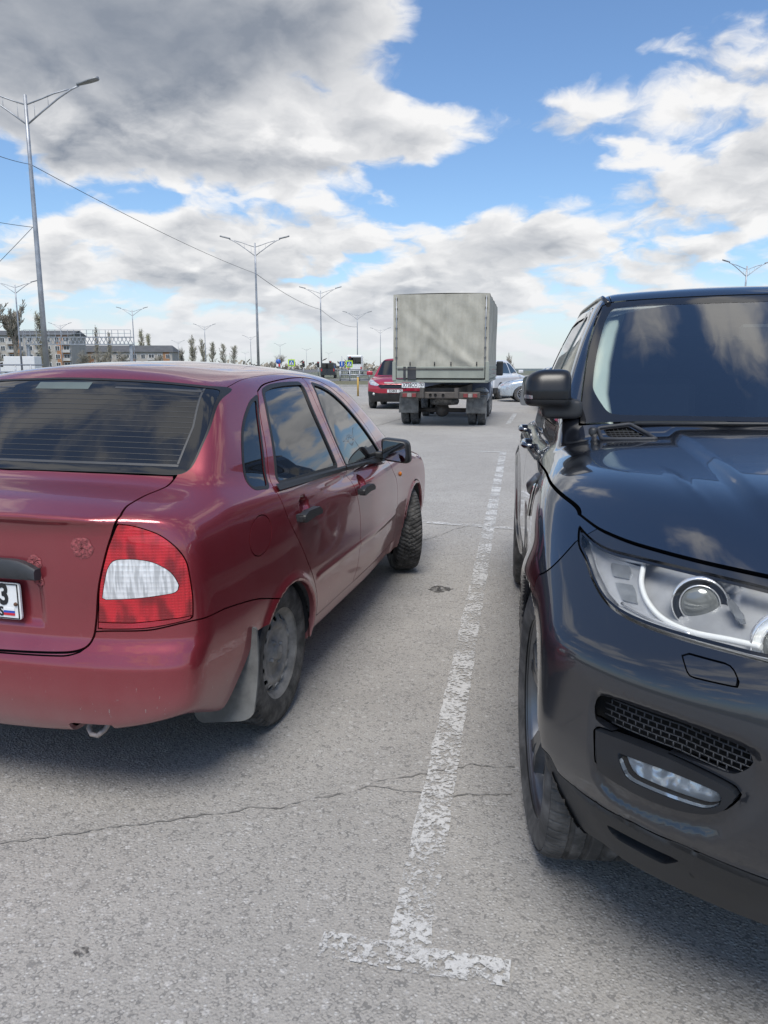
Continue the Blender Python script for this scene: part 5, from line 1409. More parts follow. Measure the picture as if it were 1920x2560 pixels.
def mirror_pod(parent, x, y, z, s, mat, k=1.0):
    def Fm(a, b, c): return smax(smax(np.abs(a-x)-.06*k, np.abs(b-y)-.10*k, .05*k), np.abs(c-z)-.065*k, .05*k)
    m = surface_nets(Fm, (x-.12*k, y-.16*k, z-.12*k), (x+.12*k, y+.16*k, z+.12*k), .025*k)
    return tm_obj('door_mirror', m if s > 0 else mirror(m), mat, parent)

def plate(parent, c, nrm, txt, reg, wd=.52, hh=.112):
    """registration plate: c centre, nrm = +1/-1 facing along x"""
    p = MB().box(c, (.008, wd, hh), bevel=.003).build('number_plate', MT['white_plate'], parent)
    x = c[0]+nrm*.0055; xd = (0, nrm, 0)
    b = MB()
    for q in (-1, 1):
        b.bar((x, c[1]-wd/2+.006, c[2]+q*(hh/2-.006)), (x, c[1]+wd/2-.006, c[2]+q*(hh/2-.006)), .004)
        b.bar((x, c[1]+q*(wd/2-.006), c[2]-hh/2+.006), (x, c[1]+q*(wd/2-.006), c[2]+hh/2-.006), .004)
    sepy = c[1]+nrm*wd*.235
    b.bar((x, sepy, c[2]-hh/2+.006), (x, sepy, c[2]+hh/2-.006), .004); b.build('plate_border', MT['black_ink'], p)
    text_obj('plate_serial', txt, hh*1.02, MT['black_ink'], p, (x, c[1]-nrm*wd*.13, c[2]), xd, (0, 0, 1), .001, .002, sx=.74*wd/.52)
    text_obj('plate_region', reg, hh*.78, MT['black_ink'], p, (x, c[1]+nrm*wd*.365, c[2]+hh*.12), xd, (0, 0, 1), .001, .002, sx=.78)
    text_obj('plate_country', 'RUS', hh*.26, MT['black_ink'], p, (x, c[1]+nrm*wd*.36, c[2]-hh*.34), xd, (0, 0, 1), .001)
    return p

# --- covered light truck -------------------------------------------------
def canvas_mat():
    g = G('grey-green tarpaulin'); n = g.noise(2.2, 6, .6); n2 = g.noise(1.0, 5, .6, g.map((6, 6, 1.2)))
    g.set(color=g.mix(g.ramp(g.math('ADD', g.math('MULTIPLY', n, .6), g.math('MULTIPLY', n2, .4)), .35, .65), (.30, .288, .24), (.42, .405, .345)), rough=.75); g.bump(g.noise(25, 4), .3, .01); return g.m
MT['canvas'] = canvas_mat()
MT['truck_board'] = plain('grey-green painted tailboard', (.27, .285, .245), .55, var=.12, scale=2)
MT['truck_frame'] = plain('dusty brown chassis', (.085, .075, .068), .85, var=.3)
MT['truck_cab'] = plain('blue grey cab paint', (.11, .14, .22), .3, .2, var=.08, coat=.6)
MT['lens_red'] = plain('red lamp', (.42, .02, .03), .25, var=.1, coat=.5)
MT['lens_dusty'] = plain('dusty red lamp', (.20, .035, .035), .5, var=.2, scale=20); MT['lens_grey'] = plain('dusty clear lamp', (.26, .24, .22), .5, var=.2, scale=20)
MT['lens_white'] = plain('white lamp', (.6, .6, .58), .25, var=.05, coat=.5)
def build_truck(loc, head):
    root = empty('covered_truck', loc, math.pi/2-head, label='light truck with grey tarpaulin body seen from behind', cat='truck')
    W, L, z0, z1, z2 = 2.20, 4.3, 1.10, 1.42, 3.02
    rn = random.Random(4)
    # tarpaulin: wrinkled box
    def wrinkle(u, v):
        a = .010*math.sin(u*3.1+v*1.3)+.018*math.sin((u*.8+v)*3.4+.7)*max(0, 1-v*.4)+.014*math.sin(u*7.0-v*5.0)*(.3+.7*math.sin(v*2.0+u)**2)
        return a
    m = MB(); nu, nv = 40, 34; V = []
    for j in range(nv+1):
        for i in range(nu+1):
            u, v = i/nu, j/nv; y = (u-.5)*W; z = z1-.03+(z2-z1+.03)*v
            e = min(1, min(u, 1-u)*9)*min(1, min(v+.05, 1-v)*7)
            dg = .045*math.exp(-(((u-.30)*1.0-(v-.12)*1.0)/.08)**2)*max(0, 1-v*.9)+.04*math.exp(-(((u-.16)*1.2-(v)*.9)/.045)**2)*max(0, 1-v)+.05*math.exp(-(((u-.78)+(v-.1)*.45)/.05)**2)*max(0, 1-v)
            V.append((.0-(wrinkle(y*1.6, z*1.6)+dg)*e, y, z))
    m.add(V, [[j*(nu+1)+i, j*(nu+1)+i+1, (j+1)*(nu+1)+i+1, (j+1)*(nu+1)+i] for j in range(nv) for i in range(nu)], True)
    o = m.build('rear_curtain', MT['canvas'], root)
    for s in (-1, 1):
        m = MB(); V = []; nu2 = 46
        for j in range(nv+1):
            for i in range(nu2+1):
                u, v = i/nu2, j/nv; x = u*L; z = z1-.03+(z2-z1+.03)*v
                rib = -.035*abs(math.sin(u*math.pi*4))**.7*math.sin(math.pi*min(1, v+.0))
                V.append((x, s*(W/2+rib+.016*math.sin(x*9+z*2)*math.sin(math.pi*v)+.010*math.sin(x*21)*math.sin(math.pi*v)), z-.03*abs(math.sin(u*math.pi*4))*(v > .9)))
        m.add(V, [[j*(nu2+1)+i, j*(nu2+1)+i+1, (j+1)*(nu2+1)+i+1, (j+1)*(nu2+1)+i] for j in range(nv) for i in range(nu2)], True).build('side_curtain', MT['canvas'], root)
        bd = MB(); 
        for k in range(3): bd.box((L/2, s*(W/2+.0), z0+.06+.105*k), (L, .03, .098), bevel=.008)
        bd.build('side_board', MT['truck_board'], root)
        MB().box((.02, s*(W/2-.02), (z0+z1)/2+.03), (.07, .09, z1-z0+.12), bevel=.01).build('corner_post', MT['truck_board'], root)
        # lacing along the rear edges
        for k in range(7): MB().box((-.012, s*(W/2-.075), z1+.18+.22*k), (.03, .045, .05), bevel=.008).build('strap_buckle', MT['black_plastic'], o)
        MB().tube([(-.02, s*(W/2-.075), z1-.05), (-.022, s*(W/2-.08), z1+.8), (-.02, s*(W/2-.07), z2-.05)], .012, 6).build('lacing_rope', MT['galv'], o)
    rf = MB(); V = []
    for i in range(13):
        for j in range(9):
            u, v = i/12, j/8; V.append((u*L, (v-.5)*W*1.005, z2+.0-.03*abs(math.sin(u*math.pi*4))+.02*math.sin(math.pi*v)))
    rf.add(V, [[i*9+j, i*9+j+1, (i+1)*9+j+1, (i+1)*9+j] for i in range(12) for j in range(8)], True).build('roof_cover', MT['canvas'], root)
    MB().box((L, 0, (z1+z2)/2), (.03, W*.98, z2-z1)).build('front_curtain', MT['canvas'], root)
    tb = MB().box((-.012, 0, (z0+z1)/2+.005), (.03, W-.16, z1-z0-.05), bevel=.008); t_ = tb.build('tailboard', MT['truck_board'], root)
    for zz in (z1-.075, z1-.05): MB().box((-.032, 0, zz-.02), (.014, W-.2, .012)).build('board_rib', MT['truck_frame'], t_)
    for yy, w_ in ((.66, .20), (.83, .06)): MB().box((-.0300, yy, z0+.15), (.004, w_, .29)).build('dark_panel', MT['grey_plastic'], t_)
    for yy in (-.84, -.25, .13, .70): MB().tube([(-.03, yy, z1+.00), (-.045, yy, z1+.05), (-.03, yy, z1+.08)], .014, 6).build('curtain_hook', MT['black_plastic'], o)
    MB().box((L/2, 0, z0-.035), (L, W, .07), bevel=.01).build('floor_frame', MT['truck_board'], root)
    ch = MB()
    for s in (-1, 1): ch.box((2.6, s*.40, .80), (5.6, .09, .22))
    for x in (.3, 1.2, 2.4, 3.6): ch.box((x, 0, .82), (.10, .85, .16))
    ch.build('chassis', MT['truck_frame'], root)
    MB().box((.03, .0, .74), (.12, 1.86, .15), bevel=.02).build('rear_beam', MT['truck_frame'], root)
    for yy in (-.08, .10, .22): MB().lathe([(.035, -.01), (.035, .0), (.001, .001)], 12, 'x', (-.035, yy, .745)).build('beam_hole', MT['void'], root)
    for s in (-1, 1):
        lp = MB().box((-.035, s*.72, .74), (.05, .34, .11), bevel=.01).build('tail_lamp', MT['truck_frame'], root)
        for i, c in enumerate(('lens_dusty', 'lens_grey', 'lens_dusty')): MB().box((-.064, s*(.60+.11*i), .74), (.012, .10, .085), bevel=.004).build('lens', MT[c], lp)
        MB().add([(.55, s*.58, .70), (.55, s*1.04, .70), (.50, s*1.05, .30), (.50, s*.57, .30), (.56, s*.58, .70), (.56, s*1.04, .70), (.51, s*1.05, .30), (.51, s*.57, .30)], [[0, 1, 2, 3], [7, 6, 5, 4], [0, 4, 5, 1], [1, 5, 6, 2], [2, 6, 7, 3], [3, 7, 4, 0]]).build('mud_flap', MT['mud_rubber'], root)
        for yy in (.70, .93): road_wheel(root, 1.0, s*yy, .345, .19, s, MT['steel_rim'], 0)
        road_wheel(root, 4.15, s*.86, .345, .19, s, MT['steel_rim'], 0)
        MB().box((1.0, s*.82, .76), (.95, .50, .05), bevel=.02).build('wheel_guard', MT['truck_frame'], root)
    ax = MB().tube([(1.0, -.8, .345), (1.0, .8, .345)], .055, 12); ax.lathe([(.001, .19), (.10, .16), (.17, .06), (.18, 0), (.15, -.10), (.06, -.2), (.001, -.22)], 20, 'x', (1.0, .05, .36)); ax.tube([(1.0, .05, .36), (3.2, .05, .62)], .045, 10); ax.build('rear_axle', MT['truck_frame'], root)
    ft = MB().tube([(1.75, -.82, .66), (2.55, -.82, .66)], .21, 18); ft.build('fuel_tank', MT['galv'], root)
    MB().lathe([(.22, -.09), (.31, -.08), (.345, -.03), (.345, .03), (.31, .08), (.22, .09)], 32, 'z', (.62, -.05, .58)).build('spare_wheel', MT['tyre'], root)
    plate(root, (-.07, .62, .965), -1, 'X738CO', '763', .54, .118)
    # cab
    def Fc(x, y, z):
        ay = np.abs(y)
        lo = smax(smax(ay-.96, x-6.05+.25*(ay/.96)**4, .1), np.maximum(4.42-x, .48-z), .03); lo = smax(lo, z-(1.30-.55*np.maximum(x-5.2, 0)), .12)
        cb = smax(smax(ay-(.95-.22*np.maximum(z-1.25, 0)), (x-5.35+.75*(z-1.25))*.8, .08), smax(z-2.12, 4.42-x, .05), .1)
        f = smin(lo, np.maximum(cb, 1.0-z), .05)
        c = np.maximum(np.sqrt((x-5.15)**2+(z-.36)**2)-.43, .6-ay); return smax(f, -c, .02)
    cb = surface_nets(Fc, (4.3, -1.05, .4), (6.2, 1.05, 2.25), .04)
    wp = lambda v: poly_sd(v[:, 0], v[:, 2], round_poly([(4.62, 1.30), (4.62, 1.95), (4.85, 1.95), (5.30, 1.30)], .05, 3))
    side = clip(cb, in_reg(wp(cb.v), .5-np.abs(cb.v[:, 1]))); cb2 = clip(cb, -in_reg(wp(cb.v), .5-np.abs(cb.v[:, 1])))
    co = tm_obj('cab', cb2, MT['truck_cab'], root)
    for s in (-1, 1): tm_obj('cab_window', clip(side, -s*side.v[:, 1]), MT['tint'], co)
    for s in (-1, 1):
        road_wheel(root, 5.15, s*.84, .345, .19, s, MT['steel_rim'], 0, R(-6))
        ar = MB().tube([(5.3, s*.95, 1.35), (5.28, s*1.10, 1.30), (5.28, s*1.14, 1.40)], .018, 8); a_ = ar.build('mirror_arm', MT['black_plastic'], root)
        def Fm(a, b, c): return smax(smax(np.abs(a-5.28)-.05, np.abs(b-1.17)-.10, .05), np.abs(c-1.34)-.21, .06)
        mm_ = surface_nets(Fm, (5.15, 1.0, 1.05), (5.4, 1.34, 1.62), .022); tm_obj('door_mirror', mm_ if s > 0 else mirror(mm_), MT['black_plastic'], a_)
    return root
LA = R(10.5)
truck = build_truck((1.30, 18.1, 0), LA)

# --- crossover shape (x forward from front axle) ----------------------------
_cw = curve([(.2, .84), (.35, .88), (.6, .905), (.85, .905), (1.0, .885), (1.1, .85)])
_cx = curve([(.2, .70), (.35, .80), (.5, .84), (.65, .85), (.8, .83), (.95, .76), (1.05, .65)])
_ct = curve([(-3.6, 1.05), (-.6, 1.10), (-.2, 1.09), (.2, 1.05), (.5, .98), (.75, .88), (.9, .8)])
def F_cross_raw(x, y, z):
    ay = np.abs(y)
    lo = smax(ay-_cw(z), (x-(_cx(z)-.30*(ay/.9)**3))*.9, .12); lo = smax(lo, (z-(_ct(x)-.05*(ay/.8)**3))*.97, .12)
    lo = smax(lo, .24-z, .05); lo = smax(lo, -3.55+.2*(ay/.9)**3-x, .1)
    g = smax((ay-(.84-.30*np.maximum(z-1.05, 0)-.3*np.maximum(z-1.05, 0)**2))*.93, (x-(-.22-1.25*(z-1.08)-.14*(ay/.7)**2))*.62, .06)
    g = smax(g, z-(1.69-.05*(ay/.6)**2-.02*(x+1.6)**2), .10); g = smax(g, (-3.45+.45*(z-1.05)-x)*.9, .1); g = np.maximum(g, .95-z)
    return smin(lo, g, .04)
def F_cross(x, y, z):
    f = F_cross_raw(x, y, z); ay = np.abs(y)
    for cx in (0, -2.62):
        c = np.maximum(np.sqrt((x-cx)**2+(z-.34)**2)-.38, .55-ay); f = smax(f, -c, .02)
    return f
def build_crossover(loc, head, label, pm, front_detail=True, group=None):
    root = empty('crossover', loc, math.pi/2-head, label=label, cat='car')
    H = clip_half(surface_nets(F_cross, (-3.6, -.04, .18), (.95, .98, 1.76), .03))
    parts = {}
    def take(d, gap=.002):
        nonlocal H
        p = clip(H, d(H.v)+gap); H = clip(H, -d(H.v)+gap); return p
    liner = take(lambda v: F_cross_raw(v[:, 0], v[:, 1], v[:, 2])+.02, 0)
    ws = take(lambda v: in_reg(poly_sd(v[:, 1], v[:, 2], round_poly([(-.5, 1.10), (.72, 1.10), (.60, 1.60), (-.5, 1.625)], .04, 3)), -1.05-v[:, 0]), .0)
    sg = [take(lambda v, p=p: in_reg(poly_sd(v[:, 0], v[:, 2], round_poly(p, .04, 3)), .4-v[:, 1]), .0) for p in ([(-.55, 1.10), (-1.02, 1.52), (-1.32, 1.57), (-1.32, 1.08)], [(-1.40, 1.08), (-1.40, 1.57), (-2.25, 1.55), (-2.30, 1.10)], [(-2.38, 1.12), (-2.34, 1.53), (-2.85, 1.45), (-3.1, 1.20)])]
    rw = take(lambda v: in_reg(poly_sd(v[:, 1], v[:, 2], round_poly([(-.5, 1.12), (.62, 1.12), (.56, 1.52), (-.5, 1.55)], .05, 3)), v[:, 0]+2.9), .0)
    hl = take(lambda v: in_reg(poly_sd(v[:, 1], v[:, 2], round_poly([(.46, .80), (.56, .76), (.80, .80), (.86, .90), (.84, .985), (.76, .97), (.60, .88)], .03, 3)), -.05-v[:, 0]))
    tl = take(lambda v: in_reg(poly_sd(v[:, 1], v[:, 2], round_poly([(.62, .95), (.86, .95), (.86, 1.20), (.70, 1.42), (.66, 1.40)], .03, 3)), v[:, 0]+3.0))
    gr = take(lambda v: in_reg(poly_sd(v[:, 1], v[:, 2], round_poly([(-.3, .68), (.42, .68), (.52, .76), (.45, .80), (-.3, .80)], .02, 3)), -v[:, 0]))
    low = take(lambda v: in_reg(v[:, 2]-(.53+.05*sstep(.5, .8, v[:, 1])), .30-v[:, 0]), 0)
    rlow = take(lambda v: in_reg(v[:, 2]-.50, v[:, 0]+2.95), 0)
    tm_obj('body', both(H), pm, root); tm_obj('windscreen', both(ws), MT['tint'], root); tm_obj('rear_window', both(rw), MT['tint'], root)
    tm_obj('lower_bumper', both(low), MT['black_plastic'], root); tm_obj('rear_lower_bumper', both(rlow), MT['black_plastic'], root)
    tm_obj('grille', both(offset(gr, -.02)), MT['gloss_black'], root)
    bx = MB().box((.865, 0, .865), (.05, .62, .055), bevel=.02); bx.build('chrome_bar', MT['chrome'], root)
    bx = MB().box((.845, 0, .735), (.03, .86, .018)); bx.build('grille_bar', MT['gloss_black'], root)
    for s in (-1, 1):
        mm = (lambda m: m) if s > 0 else mirror
        for p in sg: tm_obj('side_window', mm(p), MT['tint'], root)
        tm_obj('headlamp', mm(hl), MT['lamp_cell2'], root); tm_obj('tail_lamp', mm(tl), MT['lens_red'], root); tm_obj('wheel_arch_liner', mm(liner), MT['black_plastic'], root)
        MB().lathe([(.045, 0), (.04, .01), (.001, .02)], 16, 'x', (.72, s*.66, .50)).build('fog_lamp', MT['lens_white'], root)
        mirror_pod(root, -.42, .98, 1.17, s, pm, 1.05)
        for cx in (0, -2.62): road_wheel(root, cx, s*.80, .345, .21, s, MT['alloy'], 5)
    MB().box((-1.4, 0, .30), (3.6, 1.5, .12)).build('underbody', MT['void'], root)
    return root
def clip_half(m): return clip(m, -m.v[:, 1])
MT['lamp_cell2'] = plain('clear crossover headlamp', (.62, .63, .64), .15, .5, var=.2, scale=14, coat=1.0)
MT['crimson'] = plain('crimson paint', (.36, .012, .035), .3, .25, var=.05, coat=1.0)
MT['white_paint'] = plain('white car paint', (.70, .70, .70), .3, 0, var=.03, coat=.8)
MT['silver'] = plain('silver blue car paint', (.52, .58, .63), .28, .4, var=.04, coat=1.0)
MT['dark_paint'] = plain('dark grey car paint', (.03, .035, .045), .25, .3, var=.05, coat=1.0)
cr = build_crossover((.42, 26.4, 0), R(188), 'crimson crossover facing the camera, partly behind the covered truck', MT['crimson'])
plate(cr, (.862, 0.06, .60), 1, 'E258KB', '763')
build_crossover((5.55, 36.2, 0), R(30), 'white estate behind the silver car, rear end showing beside the truck mirror', MT['white_paint'])

def build_distant_sedan(loc, head, label, pm, rimm, spokes):
    root = empty('saloon_car', loc, math.pi/2-head, label=label, cat='car')
    root.scale = (1.14, 1.06, 1.0)
    H = clip_half(surface_nets(F_sedan, (-.88, -.04, .16), (3.36, .94, 1.50), .03))
    def take(d, gap=.001):
        nonlocal H
        p = clip(H, d(H.v)+gap); H = clip(H, -d(H.v)+gap); return p
    liner = take(lambda v: F_sedan_raw(v[:, 0], v[:, 1], v[:, 2])+.02, 0)
    rg = [(.07, .975), (.32, 1.30), (.80, 1.32), (.76, .955)]; fg = [(.90, .94), (.96, 1.31), (1.18, 1.27), (1.65, .90)]; qg = [(.23, 1.28), (-.05, 1.15), (-.15, .98), (-.03, .975)]
    sg = [take(lambda v, p=p: in_reg(poly_sd(v[:, 0], v[:, 2], round_poly(p, .02, 3)), .4-v[:, 1])) for p in (rg, fg, qg)]
    wind = take(lambda v: in_reg(v[:, 2]-1.33, .96-v[:, 2], 1.25-v[:, 0], v[:, 1]-(.65-.30*(v[:, 2]-1.0))))
    rw = take(lambda v: in_reg(poly_sd(v[:, 1], v[:, 2], round_poly([(-.3, 1.07), (.62, 1.07), (.59, 1.32), (-.3, 1.36)], .03, 3)), v[:, 0]-.2))
    tl = take(lambda v: in_reg(poly_sd(v[:, 1], v[:, 2], round_poly([(.54, .70), (.60, .90), (.78, .88), (.785, .70)], .02, 3)), v[:, 0]+.4))
    hl = take(lambda v: in_reg(poly_sd(v[:, 1], v[:, 2], round_poly([(.42, .62), (.50, .72), (.76, .76), (.78, .66)], .02, 3)), 2.75-v[:, 0]))
    tm_obj('body', both(H), pm, root); tm_obj('windscreen', both(wind), MT['tint'], root); tm_obj('rear_window', both(rw), MT['tint'], root)
    for s in (-1, 1):
        mm = (lambda m: m) if s > 0 else mirror
        for p in sg: tm_obj('side_window', mm(p), MT['tint'], root)
        tm_obj('tail_lamp', mm(tl), MT['lens_red'], root); tm_obj('headlamp', mm(hl), MT['lamp_cell2'], root); tm_obj('wheel_arch_liner', mm(liner), MT['black_plastic'], root)
        mirror_pod(root, 1.66, .92, .96, s, pm, .95)
        for cx in (.03, WB_S): road_wheel(root, cx, s*.715, .315, .19, s, rimm, spokes)
    MB().box((1.2, 0, .30), (3.4, 1.3, .12)).build('underbody', MT['void'], root)
    return root
build_distant_sedan((8.35, 31.5, 0), R(-88), 'silver saloon side-on with bright many-spoked wheels, right of the truck', MT['silver'], MT['bright_alloy'], 14)
build_distant_sedan((6.15, 26.5, 0), R(190), 'dark saloon mostly hidden behind the mirror of the navy car', MT['dark_paint'], MT['alloy'], 5)
# ------------------------------------------------------------------ buildings, gantry, signs, trees
MT['pale_wall'] = plain('pale rendered wall', (.39, .365, .33), .85, var=.10, scale=.6)
MT['brick_orange'] = plain('orange brick panel', (.36, .19, .10), .85, var=.15, scale=2)
MT['dark_roof'] = plain('dark sheet roof', (.085, .088, .092), .7, var=.15, scale=.5)
MT['win'] = plain('dull window pane', (.05, .06, .07), .15, var=.3, scale=.4)
MT['balcony'] = plain('balcony panel', (.46, .45, .43), .8, var=.15, scale=1)
def block(name, label, x0, x1, Y, depth, z1, storeys, roof_h, wall, accents, cols, roofslope=.0):
    root = empty(name, ((x0+x1)/2, Y, gz(Y)), 0, label=label, cat='building'); w = x1-x0; hh = z1-gz(Y)
    MB().box((0, depth/2, hh/2), (w, depth, hh)).build('wall', wall, root)
    rf = MB(); e = .6
    rf.add([(-w/2-e, -e, hh+.004), (w/2+e, -e, hh+.004), (w/2+e, depth+e, hh+.004), (-w/2-e, depth+e, hh+.004), (-w/2-e+roofslope, depth*.5, hh+roof_h), (w/2+e-roofslope, depth*.5, hh+roof_h)], [[3, 2, 1, 0], [0, 1, 5, 4], [2, 3, 4, 5], [1, 2, 5], [3, 0, 4]]).build('roof', MT['dark_roof'], root)
    sh = 2.9
    for a, b in accents:
        MB().box(((a+b)/2-w/2, -.06, hh/2), (b-a, .12, hh-.02)).build('brick_panel', MT['brick_orange'], root)
    pitch = w/cols
    for i in range(cols):
        for k in range(storeys):
            zc_ = hh-1.6-sh*k
            if zc_ < 1: continue
            xx = -w/2+pitch*(i+.5); off = -.14 if any(a <= xx+w/2 <= b for a, b in accents) else -.02
            ww = pitch*(.46 if (i*7+3) % 3 else .62)
            f = MB().box((xx, off, zc_), (ww+.24, .10, 1.62)).build('window', MT['white_ink'], root)
            MB().box((xx-ww*.26, off-.07, zc_), (ww*.48-.06, .05, 1.4)).build('pane', MT['win'], f)
            MB().box((xx+ww*.26, off-.07, zc_), (ww*.48-.06, .05, 1.4)).build('pane', MT['win'], f)
            if (i*7+3) % 3 == 0: MB().box((xx, off-.55, zc_-1.05), (ww+1.0, 1.1, 1.0)).build('balcony', MT['balcony'], root)
    return root
def px2x(px, Y): return (px-960)/CF*Y*1.004
def py2z(py, Y): return at(960, py, Y).z
block('apartment_block', 'pale apartment block with orange brick strips behind the sign gantry', px2x(-90, 280), px2x(198, 280), 280, 14, py2z(838, 280), 5, 1.9, MT['pale_wall'], [(37.0, 41.4), (10.0, 14.5), (20.0, 24.0)], 13)
block('long_low_block', 'long low pale block with dark roof left of the poplars', px2x(200, 300), px2x(443, 300), 300, 12, py2z(880, 300), 3, 2.6, MT['pale_wall'], [(6, 8), (22, 24), (34.6, 37)], 12, 2.0)
# overhead sign gantry with walkway
def gantry():
    Y = 150.0; x0, x1 = px2x(90, Y), px2x(348, Y); zb, zt, zr = py2z(861, Y), py2z(843, Y), py2z(825, Y)
    root = empty('sign_gantry', ((x0+x1)/2, Y, 0), 0, label='grey lattice sign gantry with railed walkway in front of the flats', cat='gantry'); w = x1-x0
    for s in (-1, 1): MB().box((s*(w/2-.3), 0, zb/2), (.5, .5, zb)).build('post', MT['galv'], root)
    t = MB()
    for yy in (-.5, .5):
        for zz in (zb, zt): t.bar((-w/2, yy, zz), (w/2, yy, zz), .16)
    for k in range(26):
        xx = -w/2+w*k/26; xn = xx+w/26; t.bar((xx, -.5, zb), (xn, -.5, zt), .10); t.bar((xx, .5, zt), (xn, .5, zb), .10)
    tr_ = t.build('truss', MT['galv'], root)
    r_ = MB()
    for zz in (zr, (zr+zt)/2): r_.bar((-w/2, -.8, zz), (w/2, -.8, zz), .07)
    for k in range(18): r_.bar((-w/2+w*k/17, -.8, zt), (-w/2+w*k/17, -.8, zr), .08)
    r_.build('walkway_railing', MT['galv'], root)
    l = MB()
    for s in (-.3, .3): l.bar((-w/2-.2+s, -.3, 0), (-w/2-.2+s, -.3, zr), .07)
    for k in range(14): l.bar((-w/2-.5, -.3, .4+.45*k), (-w/2+.1, -.3, .4+.45*k), .05)
    l.build('ladder', MT['galv'], root)
gantry()
# guard rail beside the road at left
def railing(name, label, a, b, h, n, mat, bars=0, cat='railing'):
    a, b = Vector(a), Vector(b); root = empty(name, a, 0, label=label, cat=cat); d = b-a
    for i in range(n+1):
        p = d*(i/n); MB().tube([p, p+Vector((0, 0, h))], .06, 8).build('post', mat, root)
    for zz in (h, h*.62, h*.22): MB().tube([Vector((0, 0, zz)), d+Vector((0, 0, zz))], .055, 8).build('rail', mat, root)
    for i in range(bars):
        p = d*((i+.5)/bars); MB().tube([p+Vector((0, 0, h*.22)), p+Vector((0, 0, h))], .015, 5).build('bar', mat, root)
railing('guard_railing', 'grey tubular guard railing by the road at the left edge', (px2x(-140, 62), 62, 0), (px2x(132, 66), 66, 0), 1.5, 7, MT['galv'])
railing('pedestrian_fence', 'pale barred pedestrian fence in front of the white bus', (px2x(856, 74), 71.5, 0), (px2x(925, 74), 71.5, 0), 1.0, 3, MT['galv'], 14, 'fence')
# far vehicles
def box_truck():
    Y = 100.0; xc = px2x(66, Y); root = empty('box_truck', (xc, Y, 0), 0, label='white box truck on the road behind the guard railing', cat='truck')
    MB().box((.6, 0, 1.65), (3.9, 2.1, 1.9), bevel=.05).build('cargo_box', MT['white_paint'], root)
    c = MB(); c.prism([(-1.38, .5), (-3.0, .5), (-3.0, 1.1), (-2.3, 1.30), (-1.85, 1.95), (-1.38, 2.0)], -.95, .95); c.build('cab', MT['white_paint'], root)
    MB().prism([(-1.5, 1.3), (-2.18, 1.3), (-1.8, 1.85), (-1.5, 1.88)], -.97, .97).build('cab_window', MT['tint'], root)
    for x in (-2.3, 1.4):
        for s in (-1, 1): road_wheel(root, x, s*.85, .36, .22, s, MT['steel_rim'], 0)
    MB().box((.2, 0, .65), (4.6, .9, .2)).build('chassis', MT['truck_frame'], root)
box_truck()
def bus():
    Y = 122.0; xc = px2x(888, Y); root = empty('city_bus', (xc, Y, 0), R(0), label='white city bus seen end-on behind the pedestrian fence', cat='bus')
    MB().box((0, 4.5, 1.75), (2.45, 9, 2.7), bevel=.18).build('body', MT['white_paint'], root)
    MB().box((0, -.03, 2.25), (2.05, .06, 1.0), bevel=.02).build('rear_window', MT['tint'], root)
    for s in (-1, 1):
        MB().box((s*1.02, -.03, 1.1), (.2, .06, .4), bevel=.02).build('tail_lamp', MT['lens_red'], root)
        MB().box((s*1.235, 4.5, 2.2), (.03, 8.2, .9)).build('side_windows', MT['tint'], root)
        for y in (2.2, 7.0): MB().lathe([(.3, -.12), (.46, -.12), (.5, -.08), (.5, .08), (.46, .12), (.3, .12), (.05, .08)], 24, 'x', (s*1.05, y, .5)).build('wheel', MT['tyre_clean'], root)
    MB().box((0, -.04, .75), (2.2, .05, .3)).build('bumper', MT['grey_plastic'], root)
bus()
def dark_van():
    Y = 92.0; xc = px2x(822, Y); root = empty('dark_van', (xc, Y, 0), 0, label='small dark van on the road left of the white bus', cat='van')
    b = MB(); b.prism([(-.85, .35), (.85, .35), (.85, 1.1), (.70, 1.75), (-.70, 1.75), (-.85, 1.1)], 0, 4.2); b.build('body', MT['dark_paint'], root)
    MB().box((0, -.02, 1.38), (1.25, .04, .5)).build('rear_window', MT['tint'], root)
    for s in (-1, 1):
        MB().box((s*.72, -.02, .95), (.14, .04, .3)).build('tail_lamp', MT['lens_red'], root)
        for y in (.8, 3.4): MB().lathe([(.2, -.09), (.32, -.09), (.32, .09), (.2, .09)], 18, 'x', (s*.75, y, .32)).build('wheel', MT['tyre_clean'], root)
dark_van()
